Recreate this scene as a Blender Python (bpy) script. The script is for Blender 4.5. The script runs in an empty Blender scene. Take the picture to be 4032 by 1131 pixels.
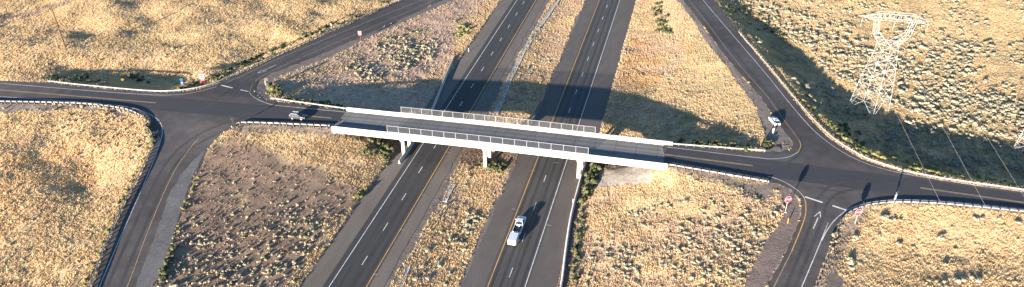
import bpy, bmesh, math, random
import numpy as np
from mathutils import Vector, Matrix
from mathutils.geometry import delaunay_2d_cdt
random.seed(7); RNG = np.random.default_rng(11)
sc = bpy.context.scene; C = sc.collection
R = math.radians

# ------------------------------------------------------------------ survey: camera and site geometry (metres)
F, CX, PY, H = 2960.0, 2016.0, 565.5, 106.5          # focal length in photo pixels, centre, flight height
PITCH = math.atan2(PY + 1244, F); CP, SP = math.cos(PITCH), math.sin(PITCH)
def G(x, y, z=0.0):
    "photo pixel -> world point at height z"
    u = (x-CX)/F; v = (y-PY)/F
    dy = CP - v*SP; dz = -SP - v*CP; k = (z-H)/dz
    return np.array([u*k, dy*k, H+dz*k])
def prj(x, y, z):
    zz = z-H; d = y*CP - zz*SP; up = y*SP + zz*CP
    return CX+F*x/d, PY-F*up/d
HD = R(103.6); D = np.array([math.sin(HD), math.cos(HD)]); W = np.array([-D[1], D[0]]); A0 = np.array([-47.29, 177.65])
FH = R(13.5); FV = np.array([math.sin(FH), math.cos(FH)]); FL = np.array([math.cos(FH), -math.sin(FH)])
def swxy(x, y):
    a = x-A0[0]; b = y-A0[1]
    return a*D[0]+b*D[1], a*W[0]+b*W[1]
def lat(x, y): return x*FL[0]+y*FL[1]
ZS = [-400,-200,-140,-112,-83,-56,-7,0,40,87,110,144,168,200,300,500]
ZZ = [-4,-3,-.6,.95,2.3,3.5,5.55,5.8,6.75,7.3,7.2,6.9,6.35,5.2,2,0]
def zc(s): return np.interp(s, ZS, ZZ)
def Zq(x, y):
    "height of the cross road and its ramps"
    s, w = swxy(x, y)
    s2 = np.where((s > -45) & (s < 40), -45., np.where((s >= 40) & (s < 120), 120., s))
    b = np.clip((np.abs(w)-8)/10, 0, 1)
    return zc(s*(1-b)+s2*b) - .025*np.clip(np.abs(w)-6, 0, None)
def ray(x, y, zf=Zq, dz=0.0):
    z = 4.0
    for _ in range(40):
        g = G(x, y, z); z = .5*z + .5*(float(zf(g[0], g[1]))+dz)
    g = G(x, y, z); g[2] = float(zf(g[0], g[1]))+dz
    return g
def rays(pts, zf=Zq, dz=0.0): return [ray(a, b, zf, dz) for a, b in pts]
Z0 = lambda x, y: 0.0

def inpoly(px, py, poly):
    px = np.asarray(px); py = np.asarray(py); c = np.zeros(px.shape, bool)
    n = len(poly); j = n-1
    for i in range(n):
        xi, yi = poly[i][0], poly[i][1]; xj, yj = poly[j][0], poly[j][1]
        if yi != yj:
            t = ((yi > py) != (yj > py)) & (px < (xj-xi)*(py-yi)/(yj-yi)+xi)
            c ^= t
        j = i
    return c
_tab = RNG.random((256, 256))
def vnoise(x, y, sc_, seed=0):
    x = np.asarray(x)/sc_+seed*17.3+1000; y = np.asarray(y)/sc_+seed*31.7+1000
    xi = np.floor(x).astype(int); yi = np.floor(y).astype(int); fx = x-xi; fy = y-yi
    fx = fx*fx*(3-2*fx); fy = fy*fy*(3-2*fy)
    g = lambda a, b: _tab[a & 255, b & 255]
    return (g(xi, yi)*(1-fx)+g(xi+1, yi)*fx)*(1-fy)+(g(xi, yi+1)*(1-fx)+g(xi+1, yi+1)*fx)*fy
def fbm(x, y, sc_, seed=0, o=3):
    r = 0; a = 1; t = 0
    for k in range(o):
        r = r + a*vnoise(x, y, sc_/2**k, seed+k); t += a; a *= .5
    return r/t

# ------------------------------------------------------------------ materials
def mat(name, col, rough=.8, metal=0., noise=None, spec=.3, attr=False, bump=0., stretch=None, coord='Object', trans=0.):
    m = bpy.data.materials.new(name); m.use_nodes = True
    nt = m.node_tree; N = nt.nodes; L = nt.links; b = N['Principled BSDF']
    b.inputs['Roughness'].default_value = rough; b.inputs['Metallic'].default_value = metal
    b.inputs['Specular IOR Level'].default_value = spec
    out = None
    if attr:
        a = N.new('ShaderNodeVertexColor'); a.layer_name = 'Col'; out = a.outputs['Color']
    else:
        c = N.new('ShaderNodeRGB'); c.outputs[0].default_value = (*col, 1); out = c.outputs[0]
    if noise or bump:
        tc = N.new('ShaderNodeTexCoord'); mp = N.new('ShaderNodeMapping')
        L.new(tc.outputs[coord], mp.inputs[0])
        if stretch: mp.inputs['Scale'].default_value = stretch
    if noise:
        for (s, amt) in noise:
            n = N.new('ShaderNodeTexNoise'); n.inputs['Scale'].default_value = s; n.inputs['Detail'].default_value = 6; n.inputs['Roughness'].default_value = .65
            L.new(mp.outputs[0], n.inputs['Vector'])
            r = N.new('ShaderNodeMapRange'); r.inputs[1].default_value = .3; r.inputs[2].default_value = .7
            r.inputs[3].default_value = 1-amt; r.inputs[4].default_value = 1+amt
            L.new(n.outputs['Fac'], r.inputs[0])
            x = N.new('ShaderNodeVectorMath'); x.operation = 'SCALE'
            L.new(out, x.inputs[0]); L.new(r.outputs[0], x.inputs['Scale']); out = x.outputs[0]
    L.new(out, b.inputs['Base Color'])
    if bump:
        n = N.new('ShaderNodeTexNoise'); n.inputs['Scale'].default_value = bump[0]; n.inputs['Detail'].default_value = 4
        L.new(mp.outputs[0], n.inputs['Vector'])
        bp = N.new('ShaderNodeBump'); bp.inputs['Strength'].default_value = bump[1]; bp.inputs['Distance'].default_value = bump[2]
        L.new(n.outputs['Fac'], bp.inputs['Height']); L.new(bp.outputs[0], b.inputs['Normal'])
    return m
M = {}
M['ground'] = mat('ground_soil', (1, 1, 1), .95, spec=.1, attr=True, noise=[(.9, .22), (4., .3)], bump=(2.2, .6, .16))
M['asph_sh'] = mat('shoulder_asphalt', (0.1205, 0.1021, 0.0868), .9, noise=[(.06, .12), (.5, .12), (5, .12)], stretch=(1, .25, 1), spec=.2)
M['asph'] = mat('lane_asphalt', (0.0442, 0.0415, 0.0403), .85, noise=[(.15, .14), (1.4, .12), (6, .1)], stretch=(1, .06, 1), spec=.25)
M['asph_r'] = mat('paler_lane_asphalt', (0.0613, 0.0559, 0.0532), .85, noise=[(.15, .14), (1.4, .12), (6, .1)], stretch=(1, .06, 1), spec=.25)
M['asph_shr'] = mat('paler_shoulder_asphalt', (0.0909, 0.0783, 0.0698), .9, noise=[(.06, .12), (.5, .12), (5, .12)], stretch=(1, .25, 1), spec=.2)
M['asph_x'] = mat('road_asphalt', (0.0643, 0.0564, 0.0538), .88, noise=[(.05, .28), (.3, .22), (4, .14)], spec=.2)
M['asph_dark'] = mat('resurfaced_asphalt', (0.0403, 0.0387, 0.0417), .85, noise=[(.08, .12), (1.2, .1), (5, .1)], stretch=(.15, 1, 1), spec=.25)
M['tar'] = mat('tar', (.014, .014, .016), .7)
M['oldconc'] = mat('old_grey_paving', (0.1026, 0.0973, 0.0950), .9, noise=[(.15, .2), (1.2, .2), (6, .15)])
M['white_paint'] = mat('white_road_paint', (.46, .455, .45), .75, noise=[(.25, .2), (.9, .3), (8, .2)])
M['yellow_paint'] = mat('yellow_road_paint', (.46, .235, .055), .75, noise=[(.25, .2), (.9, .25), (8, .15)])
M['worn_yellow'] = mat('worn_yellow_paint', (.27, .185, .10), .8, noise=[(.7, .3), (8, .2)])
M['faded_yellow'] = mat('faded_yellow_paint', (.30, .215, .12), .8, noise=[(.7, .25), (8, .15)])
M['worn_white'] = mat('worn_white_paint', (.26, .255, .25), .8, noise=[(.7, .3), (8, .2)])
M['conc'] = mat('pale_concrete', (.50, .455, .41), .8, noise=[(.12, .12), (.9, .12), (5, .08)], spec=.2)
M['conc_grey'] = mat('shade_grey_concrete', (.36, .34, .33), .85, noise=[(.25, .14), (2, .12)])  # greyer than the pale concrete: the barrier's shaded face put into its colour
M['slope'] = mat('slope_paving_concrete', (.30, .26, .22), .9, noise=[(.4, .12), (3, .12)])
M['dark_steel'] = mat('dark_sign_steel', (.03, .028, .026), .7)
M['galv'] = mat('galvanised_steel', (.29, .29, .29), .55, .2, noise=[(.3, .08)], spec=.5)
M['fence_frame'] = mat('fence_steel', (.40, .40, .40), .5, .2)
M['wood'] = mat('weathered_post_wood', (.10, .075, .055), .9, noise=[(2, .25)], spec=.1)
M['polewood'] = mat('utility_pole_wood', (.115, .075, .045), .9, noise=[(1, .2)], stretch=(1, 1, .15), spec=.1)
M['tower'] = mat('tower_steel', (.40, .395, .385), .6, .0, spec=.5)
M['sage'] = mat('sagebrush_leaves', (1, 1, 1), .9, attr=True, spec=.05)
M['grass'] = mat('dry_grass_blades', (1, 1, 1), .9, attr=True, spec=.05)
M['red'] = mat('sign_red', (.36, .012, .03), .5)
M['signwhite'] = mat('sign_white', (.40, .39, .39), .5)
M['signback'] = mat('sign_aluminium_back', (.10, .095, .085), .6, .2)
M['blue'] = mat('sign_blue', (.012, .05, .17), .5)
M['teal'] = mat('sign_green', (.004, .075, .065), .5)
M['yellow'] = mat('sign_yellow', (.24, .13, .015), .5)
M['orange'] = mat('marker_orange', (.42, .19, .03), .6)
M['black'] = mat('black_plastic', (.012, .012, .014), .5)
M['glass'] = mat('car_glass', (.012, .016, .02), .08, spec=.8)
M['tyre'] = mat('tyre_rubber', (.018, .018, .018), .85)
M['rim'] = mat('alloy_rim', (.62, .62, .63), .3, .7)
M['carwhite'] = mat('white_car_paint', (.46, .49, .52), .3, spec=.5)
M['cargrey'] = mat('grey_car_paint', (.034, .036, .042), .3, .15, spec=.6)
M['taillight'] = mat('tail_light_red', (.45, .01, .02), .3)
M['headlight'] = mat('headlight_lens', (.8, .8, .8), .15, .3)
M['cloth_white'] = mat('white_shirt_cloth', (.80, .79, .76), .9)
M['cloth_beige'] = mat('pale_trouser_cloth', (.55, .53, .49), .9)
M['skin'] = mat('skin', (.45, .27, .19), .6)
M['hair'] = mat('dark_hair', (.03, .02, .015), .7)
M['wire'] = mat('bare_conductor', (.40, .39, .37), .6, .2)
M['insul'] = mat('insulator_glass', (.25, .26, .25), .4)
# thin dry leaves let part of the light through
for k_ in ('grass', 'sage'):
    nt = M[k_].node_tree; N_ = nt.nodes; b_ = N_['Principled BSDF']; t_ = N_.new('ShaderNodeBsdfTranslucent'); x_ = N_.new('ShaderNodeMixShader'); x_.inputs[0].default_value = .46 if k_ == 'grass' else .22
    nt.links.new(b_.inputs['Base Color'].links[0].from_socket, t_.inputs[0]); nt.links.new(b_.outputs[0], x_.inputs[1]); nt.links.new(t_.outputs[0], x_.inputs[2]); nt.links.new(x_.outputs[0], N_['Material Output'].inputs[0])
# chain link: fine wire net, mostly holes
def chain():
    m = bpy.data.materials.new('chain_link_net'); m.use_nodes = True
    nt = m.node_tree; N = nt.nodes; L = nt.links; b = N['Principled BSDF']
    b.inputs['Base Color'].default_value = (.06, .06, .062, 1); b.inputs['Roughness'].default_value = .6
    tc = N.new('ShaderNodeTexCoord'); ck = N.new('ShaderNodeTexChecker'); ck.inputs['Scale'].default_value = 24
    mp = N.new('ShaderNodeMapping'); mp.inputs['Rotation'].default_value = (0, R(45), 0)
    L.new(tc.outputs['Object'], mp.inputs[0]); L.new(mp.outputs[0], ck.inputs['Vector'])
    mr = N.new('ShaderNodeMapRange'); mr.inputs[3].default_value = .18; mr.inputs[4].default_value = .40
    L.new(ck.outputs['Fac'], mr.inputs[0])
    t = N.new('ShaderNodeBsdfTransparent'); mx = N.new('ShaderNodeMixShader')
    L.new(mr.outputs[0], mx.inputs[0]); L.new(t.outputs[0], mx.inputs[1]); L.new(b.outputs[0], mx.inputs[2])
    L.new(mx.outputs[0], N['Material Output'].inputs[0]); return m
M['chain'] = chain()

# ------------------------------------------------------------------ object helpers
def tag(o, label=None, cat=None, group=None, kind=None):
    if label: o['label'] = label
    if cat: o['category'] = cat
    if group: o['group'] = group
    if kind: o['kind'] = kind
    return o
def empty(name, loc=(0, 0, 0), rz=0.0):
    o = bpy.data.objects.new(name, None); o.empty_display_size = .3; o.location = loc; o.rotation_euler = (0, 0, rz); C.objects.link(o); return o
def link(name, me, m, parent=None, loc=None, rz=None):
    o = bpy.data.objects.new(name, me)
    if m and len(me.materials) == 0: me.materials.append(m)
    if parent: o.parent = parent
    if loc is not None: o.location = loc
    if rz is not None: o.rotation_euler = (0, 0, rz)
    C.objects.link(o); return o
class MB:
    "collects shapes, links them as ONE mesh object"
    def __init__(s): s.v = []; s.f = []
    def add(s, vs, fs):
        n = len(s.v); s.v += [tuple(map(float, v)) for v in vs]; s.f += [tuple(i+n for i in f) for f in fs]; return s
    def box(s, x0, x1, y0, y1, z0, z1):
        v = [(x, y, z) for z in (z0, z1) for y in (y0, y1) for x in (x0, x1)]
        return s.add(v, [(0, 2, 3, 1), (4, 5, 7, 6), (0, 1, 5, 4), (2, 6, 7, 3), (0, 4, 6, 2), (1, 3, 7, 5)])
    def hexa(s, v): return s.add(v, [(0, 2, 3, 1), (4, 5, 7, 6), (0, 1, 5, 4), (2, 6, 7, 3), (0, 4, 6, 2), (1, 3, 7, 5)])
    def tube(s, a, b, r0, r1=None, n=8, cap=True):
        a = Vector(a); b = Vector(b); r1 = r0 if r1 is None else r1
        d = (b-a).normalized(); u = d.orthogonal().normalized(); w = d.cross(u)
        v = [tuple(p+(u*math.cos(2*math.pi*k/n)+w*math.sin(2*math.pi*k/n))*r) for p, r in ((a, r0), (b, r1)) for k in range(n)]
        f = [(k, (k+1) % n, n+(k+1) % n, n+k) for k in range(n)]
        if cap: f += [tuple(range(n-1, -1, -1)), tuple(range(n, 2*n))]
        return s.add(v, f)
    def bar(s, a, b, w): return s.tube(a, b, w*.38, w*.38, 4)
    def prism(s, poly, z0, z1):
        n = len(poly)
        v = [(x, y, z0) for x, y in poly]+[(x, y, z1) for x, y in poly]
        return s.add(v, [tuple(range(n-1, -1, -1)), tuple(range(n, 2*n))]+[(k, (k+1) % n, n+(k+1) % n, n+k) for k in range(n)])
    def loft(s, rings, closed=True, caps=True):
        n = len(rings[0]); v = [p for r in rings for p in r]; f = []
        for i in range(len(rings)-1):
            for k in range(n if closed else n-1):
                f.append((i*n+k, i*n+(k+1) % n, (i+1)*n+(k+1) % n, (i+1)*n+k))
        if caps: f += [tuple(range(n-1, -1, -1)), tuple(range((len(rings)-1)*n, len(rings)*n))]
        return s.add(v, f)
    def ball(s, c, r, n=8, m=6, sq=(1, 1, 1)):
        rings = []
        for i in range(1, m):
            t = math.pi*i/m
            rings.append([(c[0]+r*sq[0]*math.sin(t)*math.cos(2*math.pi*k/n), c[1]+r*sq[1]*math.sin(t)*math.sin(2*math.pi*k/n), c[2]+r*sq[2]*math.cos(t)) for k in range(n)])
        return s.loft(rings)
    def mesh(s, name, smooth=False):
        me = bpy.data.meshes.new(name); me.from_pydata(s.v, [], s.f); me.update()
        bm = bmesh.new(); bm.from_mesh(me); bmesh.ops.recalc_face_normals(bm, faces=bm.faces); bm.to_mesh(me); bm.free()
        if smooth: me.shade_smooth()
        return me
    def build(s, name, m, parent=None, smooth=False, loc=None, rz=None): return link(name, s.mesh(name, smooth), m, parent, loc, rz)
def fast_mesh(name, V, T, col=None):
    me = bpy.data.meshes.new(name); V = np.asarray(V, np.float32); T = np.asarray(T, np.int32)
    k = T.shape[1]
    me.vertices.add(len(V)); me.vertices.foreach_set('co', V.ravel())
    me.loops.add(T.size); me.loops.foreach_set('vertex_index', T.ravel())
    me.polygons.add(len(T)); me.polygons.foreach_set('loop_start', np.arange(0, T.size, k, dtype=np.int32)); me.polygons.foreach_set('loop_total', np.full(len(T), k, np.int32))
    me.update(calc_edges=True)
    if col is not None:
        a = me.color_attributes.new('Col', 'FLOAT_COLOR', 'POINT')
        a.data.foreach_set('color', np.concatenate([col, np.ones((len(col), 1))], 1).astype(np.float32).ravel())
    return me
def copy_tree(o, parent=None):
    c = o.copy(); C.objects.link(c)
    if parent: c.parent = parent
    for ch in list(o.children): copy_tree(ch, c)
    return c
def ribbon(mb, pts, width, dz=0.0, zf=None, step=2.0):
    P = resample(pts, step)
    n = len(P); vs = []
    for i in range(n):
        t = P[min(i+1, n-1)]-P[max(i-1, 0)]; t = t[:2]/max(np.linalg.norm(t[:2]), 1e-6); q = np.array([-t[1], t[0]])
        for sg in (-1, 1):
            x, y = P[i][:2]+sg*q*width/2; z = (float(zf(x, y)) if zf else P[i][2])+dz; vs.append((x, y, z))
    mb.add(vs, [(2*i, 2*i+1, 2*i+3, 2*i+2) for i in range(n-1)])
def resample(pts, step):
    pts = [np.asarray(p, float) for p in pts]; out = [pts[0]]
    for a, b in zip(pts[:-1], pts[1:]):
        n = max(1, int(np.ceil(np.linalg.norm(b-a)/step)))
        for k in range(1, n+1): out.append(a+(b-a)*k/n)
    return out
def smooth(pts, it=2):
    "corner cutting keeps the ends"
    for _ in range(it):
        o = [pts[0]]
        for a, b in zip(pts[:-1], pts[1:]): o += [a*.75+b*.25, a*.25+b*.75]
        pts = o+[pts[-1]]
    return pts
def evenly(pts, step, start=0.0):
    pts = [np.asarray(p, float) for p in pts]; L = [0.]
    for a, b in zip(pts[:-1], pts[1:]): L.append(L[-1]+np.linalg.norm(b-a))
    out = []; d = start
    while d <= L[-1]:
        i = min(np.searchsorted(L, d, side='right')-1, len(pts)-2); t = (d-L[i])/max(L[i+1]-L[i], 1e-6)
        tg = pts[i+1]-pts[i]; out.append((pts[i]+(pts[i+1]-pts[i])*t, math.atan2(tg[1], tg[0]))); d += step
    return out

# ------------------------------------------------------------------ pavement outlines (photo pixels -> world)
WEST = [(-500,270),(-150,305),(0,318),(192,327),(313,341),(470,356),(642,367),(727,361),(789,350),(852,331),(914,304),(964,283),(1013,260),(1110,213),(1243,153),(1430,71),(1560,10),(1790,-90),(2030,-195),
        (2060,-140),(1740,2),(1440,137),(1200,240),(1062,292),(1022,314),(1003,345),(1004,366),(1020,384),(1050,396),(1069,398),(1220,416),(1371,440),(1326,500),(1297,502),(1206,498),(1137,494),(1054,490),(954,488),(915,503),(870,530),(830,575),(800,630),(760,706),(700,878),(640,1066),(600,1131),(560,1200),(500,1300),
        (285,1300),(340,1180),(362,1131),(398,1035),(446,909),(509,776),(555,690),(603,580),(612,545),(606,512),(590,482),(560,455),(523,443),(467,430),(355,417),(261,412),(131,409),(0,407),(-150,402),(-500,380)]
EAST = [(2610,577),(2630,569),(2860,588),(3008,599),(3060,601),(3105,592),(3124,575),(3122,560),(3096,524),(3056,474),(2998,385),(2868,235),(2775,110),(2690,0),(2575,-150),
        (2690,-150),(2812,0),(2880,90),(2913,135),(3020,263),(3098,358),(3175,453),(3253,536),(3305,573),(3396,629),(3490,660),(3568,683),(3685,708),(3803,725),(4032,757),(4300,793),
        (4300,872),(4032,838),(3846,819),(3728,808),(3619,801),(3525,799),(3447,806),(3392,818),(3337,842),(3304,876),(3287,920),(3247,1022),(3203,1131),(3130,1300),(2950,1300),(3022,1131),(3054,1066),(3097,988),(3137,894),(3156,839),(3154,800),(3140,772),(3110,745),(3065,724),(3024,716),(2860,690),(2624,652)]
NEGRAV = [(2555,-150),(2665,0),(2720,70),(2799,188),(2869,274),(2924,352),(2979,430),(3010,532),(3004,598),(3060,601),(3105,592),(3124,575),(3122,560),(3056,474),(2998,385),(2868,235),(2775,110),(2690,0),(2575,-150)]
NWGRAV = [(2075,-140),(1790,0),(1587,90),(1420,165),(1376,190),(1204,262),(1090,308),(1065,330),(1060,360),(1069,398),(1050,396),(1020,384),(1004,366),(1003,345),(1022,314),(1062,292),(1200,240),(1440,137),(1740,2),(2060,-140)]
SEGRAV = [(3024,716),(3065,724),(3110,745),(3140,772),(3154,800),(3156,839),(3137,894),(3097,988),(3054,1066),(3022,1131),(2950,1300),(2800,1300),(2924,1131),(2986,1003),(3024,933),(3071,878),(3090,823),(3071,753),(3010,735)]
wW, wE = rays(WEST), rays(EAST); wG = [rays(q) for q in (NEGRAV, NWGRAV, SEGRAV)]
NEVERGE = [(2916,118),(2932,122),(3046,245),(3126,336),(3206,430),(3286,510),(3346,556),(3432,604),(3522,632),(3602,655),(3702,677),(3812,699),(4032,733),(4300,771),(4300,793),(4032,757),(3803,725),(3685,708),(3568,683),(3490,660),(3396,629),(3305,573),(3253,536),(3175,453),(3098,358),(3020,263),(2913,135)]
wV = rays(NEVERGE)
PLAT = [wW, wE, wV]+wG
LAT0, LAT1 = -70.3, -18.2        # the freeway band, both carriageways and the median

# ------------------------------------------------------------------ terrain height
CS = 2.0; gx = np.arange(-270, 271, CS); gy = np.arange(60, 401, CS); GX, GY = np.meshgrid(gx, gy)
plat = np.zeros(GX.shape, bool)
for q in PLAT: plat |= inpoly(GX, GY, q)
fwy = (lat(GX, GY) > LAT0) & (lat(GX, GY) < LAT1)
fixed = plat | fwy
Hn = -.35+np.where((GX > 75) & (GY > 150), .55, 0)+.5*(fbm(GX, GY, 40, 3)-.5)
NWout = (GX < -25) & (GY > 185); SWout = (GX < -60) & (GY < 185)
mound = (fbm(GX, GY, 24, 9, 2)-.42)*5.5+(fbm(GX, GY, 9, 19, 2)-.5)*2.2
Hn = Hn+np.where(NWout, np.clip(mound, -.8, 4), 0)+np.where(SWout, np.clip((fbm(GX, GY, 24, 5, 2)-.45)*5+(fbm(GX, GY, 10, 15, 2)-.5)*1.8, -.9, 2.6)+.7, 0)
Hn = Hn+np.where((GX > 60) & (GY < 150), 4.2, 0)
Zt = np.where(fwy, 0., np.where(plat, Zq(GX, GY), Hn))
dist = np.where(fixed, 0., 1e6)
for _ in range(2):                                       # chamfer distance to fixed cells
    for ax in (0, 1):
        n = dist.shape[ax]
        for rng_ in (range(1, n), range(n-2, -1, -1)):
            st = -1 if rng_.step > 0 else 1
            for i in rng_:
                a = [slice(None)]*2; b = [slice(None)]*2; a[ax] = i; b[ax] = i+st
                dist[tuple(a)] = np.minimum(dist[tuple(a)], dist[tuple(b)]+CS)
INNER = rays([(2060,-160),(1700,0),(1100,255),(1000,330),(940,420),(760,600),(480,1131),(420,1300),(3060,1300),(3110,1131),(3220,850),(3250,650),(3050,400),(2745,0),(2640,-160)])
inner = inpoly(GX, GY, INNER)
pin = fixed | (~inner & (dist > 13))
edge = np.zeros_like(pin); edge[0, :] = edge[-1, :] = edge[:, 0] = edge[:, -1] = True
pin |= edge & ~inner
Zt[edge & ~fixed] = Hn[edge & ~fixed]
for _ in range(2500):
    N_ = np.pad(Zt, 1, mode='edge'); avg = .25*(N_[:-2, 1:-1]+N_[2:, 1:-1]+N_[1:-1, :-2]+N_[1:-1, 2:])
    Zt = np.where(pin, Zt, Zt+1.0*(avg-Zt))
sw_w = (GX-A0[0])*W[0]+(GY-A0[1])*W[1]
Zt = np.where(inner & ~fixed & (sw_w > 0), Zt-np.where(GX > 0, 1.1, .6)*np.clip((dist-2)/8, 0, 1), Zt)
# soften the toes, keep roads
for _ in range(3):
    N_ = np.pad(Zt, 1, mode='edge'); avg = .25*(N_[:-2, 1:-1]+N_[2:, 1:-1]+N_[1:-1, :-2]+N_[1:-1, 2:]); Zt = np.where(fixed, Zt, .5*Zt+.5*avg)
def bil(x, y, A_=None):
    A_ = Zt if A_ is None else A_
    u = np.clip((np.asarray(x)-gx[0])/CS, 0, len(gx)-1.001); v = np.clip((np.asarray(y)-gy[0])/CS, 0, len(gy)-1.001)
    i = u.astype(int); j = v.astype(int); a = u-i; b = v-j
    return (A_[j, i]*(1-a)+A_[j, i+1]*a)*(1-b)+(A_[j+1, i]*(1-a)+A_[j+1, i+1]*a)*b
def fwband(x, y): l = lat(x, y); return (l > LAT0) & (l < LAT1)
def onplat(x, y):
    r = np.zeros(np.shape(x), bool)
    for q in PLAT: r |= inpoly(x, y, q)
    return r
def onpave(x, y):
    l = lat(x, y)
    r = ((l > -70.2) & (l < -52.6)) | ((l > -37.4) & (l < -18.4))
    return r | inpoly(x, y, wW) | inpoly(x, y, wE)
def Zground(x, y, pl=None):
    x = np.asarray(x, float); y = np.asarray(y, float)
    z = bil(x, y); l = lat(x, y)
    pl = onplat(x, y) if pl is None else pl
    fb = (l > LAT0) & (l < LAT1)
    s, w = swxy(x, y)
    # micro relief away from the carriageways
    mic = (fbm(x, y, 6, 21, 2)-.5)*.5+(fbm(x, y, 2.2, 4, 2)-.5)*.25
    med = (l > -52.4) & (l < -37.6)
    z = np.where(pl, np.minimum(z, Zq(x, y))-.07, z+mic*np.clip(bil(x, y, dist)/4, 0, 1))
    z = np.where(fb, np.where(med, -.55*np.sin(np.pi*(l+52.4)/14.8)**1+.25*mic, -.06), z)
    return z
def surf(px, py):                # photo pixel -> point on the ground (works on arrays too)
    px = np.asarray(px, float); py = np.asarray(py, float); z = np.ones(px.shape)
    for _ in range(14):
        g = G(px, py, z); z = .5*z+.5*bil(g[0], g[1])
    for _ in range(3):
        g = G(px, py, z); z = .4*z+.6*Zground(g[0], g[1])
    g = G(px, py, z); return np.array([g[0], g[1], Zground(g[0], g[1])])

# ------------------------------------------------------------------ ground cover map (colour + grass density)
STRAW = np.array([.400, .294, .170]); SOIL = np.array([1.12, 1.08, 1.0])*np.array([0.171, 0.121, 0.093]); PINK = np.array([1.25, 1.2, 1.14])*np.array([0.288, 0.209, 0.156]); GRAV = np.array([0.145, 0.119, 0.104]); RED = np.array([.42, .265, .13]); GREEN = np.array([.10, .105, .045]); OLIVE = np.array([.27, .22, .125]); DARK = np.array([.05, .042, .04])
SWSOIL = [(790,610),(850,560),(920,530),(1010,560),(1090,610),(1220,650),(1340,720),(1440,745),(1400,830),(1300,850),(1250,950),(1190,1040),(1120,1140),(1000,1320),(480,1320),(600,1140),(700,850)]
NWSOIL = [(1060,300),(1204,262),(1420,165),(1587,90),(1790,0),(2000,-100),(1900,0),(1850,90),(1790,190),(1760,260),(1690,455),(1560,440),(1330,420),(1070,390)]
SEBACK = [(2630,650),(2640,672),(2760,705),(2880,735),(3000,790),(3060,760),(3024,720),(2860,690)]
SWBACK = [(920,505),(960,520),(1100,520),(1200,530),(1300,545),(1340,545),(1297,500),(954,486)]
SWL = [(-50,404),(0,406),(131,408),(261,411),(355,415),(467,430),(540,470),(520,462),(400,440),(300,432),(150,436),(0,440),(-50,440)]
NEREDS = [(2480,150),(2540,160),(2590,200),(2600,320),(2560,345),(2430,340),(2440,280)]
TRACK = [(-50,70),(60,55),(180,28),(290,-10),(330,-10),(270,12),(180,42),(80,70),(-50,92)]
SESHADE = [(2240,700),(2290,690),(2330,700),(2290,800),(2270,900),(2265,1000),(2240,1140),(2190,1300),(2190,1140),(2210,950)]  # shadow strip of the right barrier, painted darker into the ground colour
BANKSE = [(3210,1131),(3260,1000),(3300,900),(3350,850),(3420,830),(3400,870),(3350,930),(3330,1000),(3300,1060),(3290,1131),(3270,1250),(3140,1250)]
BARE = [(3250,1090),(3290,1065),(3320,1110),(3300,1145),(3240,1150)]
def soft(px, py, q, d=13):
    return (inpoly(px, py, q)*1.+inpoly(px+d, py-d*.4, q)+inpoly(px-d, py+d*.4, q)+inpoly(px+d*.3, py+d*.8, q)+inpoly(px-d*.3, py-d*.8, q))/5
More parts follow.
